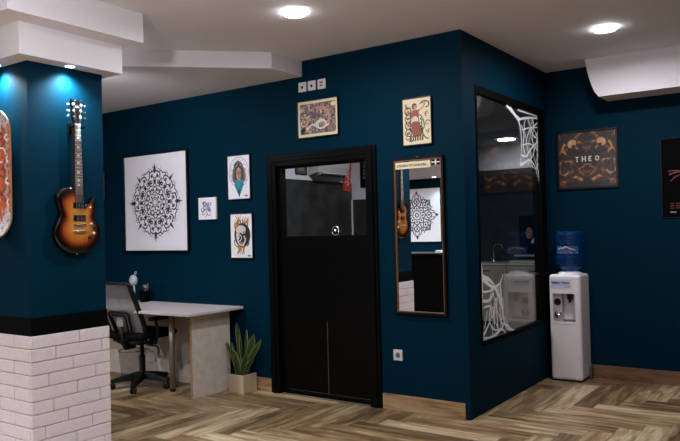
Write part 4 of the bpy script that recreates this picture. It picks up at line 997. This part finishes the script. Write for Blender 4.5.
def bottlemat():
    m = glass('blue_polycarbonate', (.42, .70, .90), .05, 1.5); nt = m.node_tree
    o = [n for n in nt.nodes if n.type == 'OUTPUT_MATERIAL'][0]; src = o.inputs[0].links[0].from_socket
    d = nt.nodes.new('ShaderNodeBsdfDiffuse'); d.inputs['Color'].default_value = (.015, .16, .50, 1); x = nt.nodes.new('ShaderNodeMixShader'); x.inputs[0].default_value = .09
    nt.links.new(src, x.inputs[1]); nt.links.new(d.outputs[0], x.inputs[2]); nt.links.new(x.outputs[0], o.inputs[0]); return m

prf = [(.0, -.010), (.028, -.010), (.032, .002), (.06, .012), (.105, .035), (.122, .06), (.126, .085), (.120, .095), (.126, .105), (.127, .135), (.121, .143), (.119, .15), (.119, .245), (.121, .252), (.127, .26), (.127, .285), (.120, .293), (.127, .302), (.127, .345), (.118, .364), (.09, .372), (.05, .366), (.0, .364)]
MB().lathe(prf, n=48).build('bottle_shell', bottlemat(), bo)
def curved(a0, a1, z0, z1, r, mm, nm, parent):
    b = bmesh.new(); n = 14; V = [[b.verts.new((r*math.sin(a0+(a1-a0)*i/n), -r*math.cos(a0+(a1-a0)*i/n), z)) for i in range(n+1)] for z in (z0, z1)]
    for i in range(n): b.faces.new((V[0][i], V[0][i+1], V[1][i+1], V[1][i]))
    me = bpy.data.meshes.new(nm); b.to_mesh(me); b.free(); me.materials.append(mm); o = bpy.data.objects.new(nm, me); C.objects.link(o); o.parent = parent; return o
lab = curved(-.95, .95, .165, .235, .1205, mat('dark_blue_label', (.02, .07, .18), .4), 'label', bo)
def onlabel(P, w, mm, nm):
    bb = bmesh.new()
    for i in range(len(P)-1):
        (x0, z0), (x1, z1) = P[i], P[i+1]; l = math.hypot(x1-x0, z1-z0); nx, nz = -(z1-z0)/l*w/2, (x1-x0)/l*w/2
        k = 4; pr_ = None
        for j in range(k+1):
            x, z = x0+(x1-x0)*j/k, z0+(z1-z0)*j/k
            cur = [bb.verts.new((.1212*math.sin((x+s*nx)/.1205), -.1212*math.cos((x+s*nx)/.1205), z+s*nz)) for s in (-1, 1)]
            if pr_: bb.faces.new((pr_[0], pr_[1], cur[1], cur[0]))
            pr_ = cur
    me = bpy.data.meshes.new(nm); bb.to_mesh(me); bb.free(); me.materials.append(mm); o = bpy.data.objects.new(nm, me); C.objects.link(o); o.parent = lab
onlabel([(-.085, .205), (-.05, .222), (-.03, .212), (-.005, .232), (.03, .215), (.085, .198)], .0045, LETTER, 'mountain_line')
onlabel([(-.11, .172), (.10, .172)], .004, LETTER, 'lower_line')
onlabel([(-.03, .186), (.05, .186)], .007, col('crimson_ink', .4, .03, .06), 'red_line')
MB().box(.070, .088, -.118, -.100, .172, .200).build('white_tab', LETTER, bo) if False else None

t, A = wallpic('side_picture', 'dark framed picture mostly hidden behind the pillar right edge above the desk', 'picture', (-4.37, 0, 1.975), (1, 0, 0), (0, -1, 0), .30, .31, mat('grey_print', (.10, .11, .12), .5), .014, .02)
A.poly([(-.08, -.10), (.08, -.08), (.05, .09), (-.07, .08)], GREYINK); A.build('print', t)
# ---------------------------------------------------------------- what the mirror shows: rear wall
t, A = wallpic('rear_mandala_poster', 'square white mandala poster reflected in the mirror', 'poster', (-4.77, YR, 1.70), (-1, 0, 0), (0, 1, 0), 1.12, 1.12, PAPER, .016, .035)
mandala(A, (0, 0), .50, INK, PAPER, var=1); A.build('mandala_print', t)
struct(MB().box(XL, -3.3, YR, YR+.42, 2.44, 2.74).build('trim_9', WHITE))
struct(MB().box(XL, -3.1, YR, YR+.60, 2.74, H+.01).build('trim_10', WHITE))
t = thing('spot_light', 'small cool spot light under the rear tier reflected near the mirror top', 'spot light', (-4.22, -7.72, 2.44))
MB().lathe([(0.0008, -.0045), (.036, -.0045), (.038, -.0005), (0.0008, -.0005)], n=24).build('lens', emit('lit_lens_rear', (.85, .95, 1.), 10.), t)
l = bpy.data.lights.new('lamp', 'SPOT'); l.energy = SPOT*.25; l.color = SPOTC; l.spot_size = 1.9; l.spot_blend = .9; l.shadow_soft_size = .025
lo = bpy.data.objects.new('lamp', l); C.objects.link(lo); lo.parent = t; lo.location = (0, 0, -.03)
t = thing('reception_counter', 'black counter reflected in the lower half of the wall mirror', 'counter', (-2.9, -4.95, 0))
MB().box(-.8, .7, -.25, .22, 0, 1.02).build('front_panel', BLACKM, t); bevel(MB().box(-.83, .73, -.30, .25, 1.02, 1.05).build('counter_top', BLACK, t), .004)
t = tag(MB().box(-.045, .045, -.04, .04, 0, .04, .005, 2).build('tissue_box', PAPER, loc=(-2.66, -4.80, 1.05)), 'small white box on the black counter seen in the mirror', 'box')

# ---------------------------------------------------------------- camera and view
cam = bpy.data.cameras.new('camera'); co = bpy.data.objects.new('camera', cam); C.objects.link(co)
Rm = Matrix(((0.81826756, 0.02851496, 0.57412986), (0.57430237, 0.00253512, -0.81863934), (-0.02479896, 0.99959015, -0.01430181)))
co.matrix_world = Matrix.Translation((2.22088859, -4.78218534, 1.42599301)) @ Rm.to_4x4()
cam.sensor_width = 36.; cam.lens = 701.009/680*36; cam.clip_start = .02
sc_ = bpy.context.scene; sc_.camera = co
wld = bpy.data.worlds.new('world'); wld.use_nodes = True; sc_.world = wld
wld.node_tree.nodes['Background'].inputs[0].default_value = (.02, .022, .03, 1); wld.node_tree.nodes['Background'].inputs[1].default_value = 1.
sc_.view_settings.view_transform = 'Standard'; sc_.view_settings.look = 'None'; sc_.view_settings.gamma = 1; sc_.view_settings.use_curve_mapping = False
sc_.view_settings.exposure = EXPO
sc_.cycles.use_denoising = True; sc_.cycles.max_bounces = 10; sc_.cycles.diffuse_bounces = 5; sc_.cycles.transparent_max_bounces = 16; sc_.cycles.sample_clamp_indirect = 6
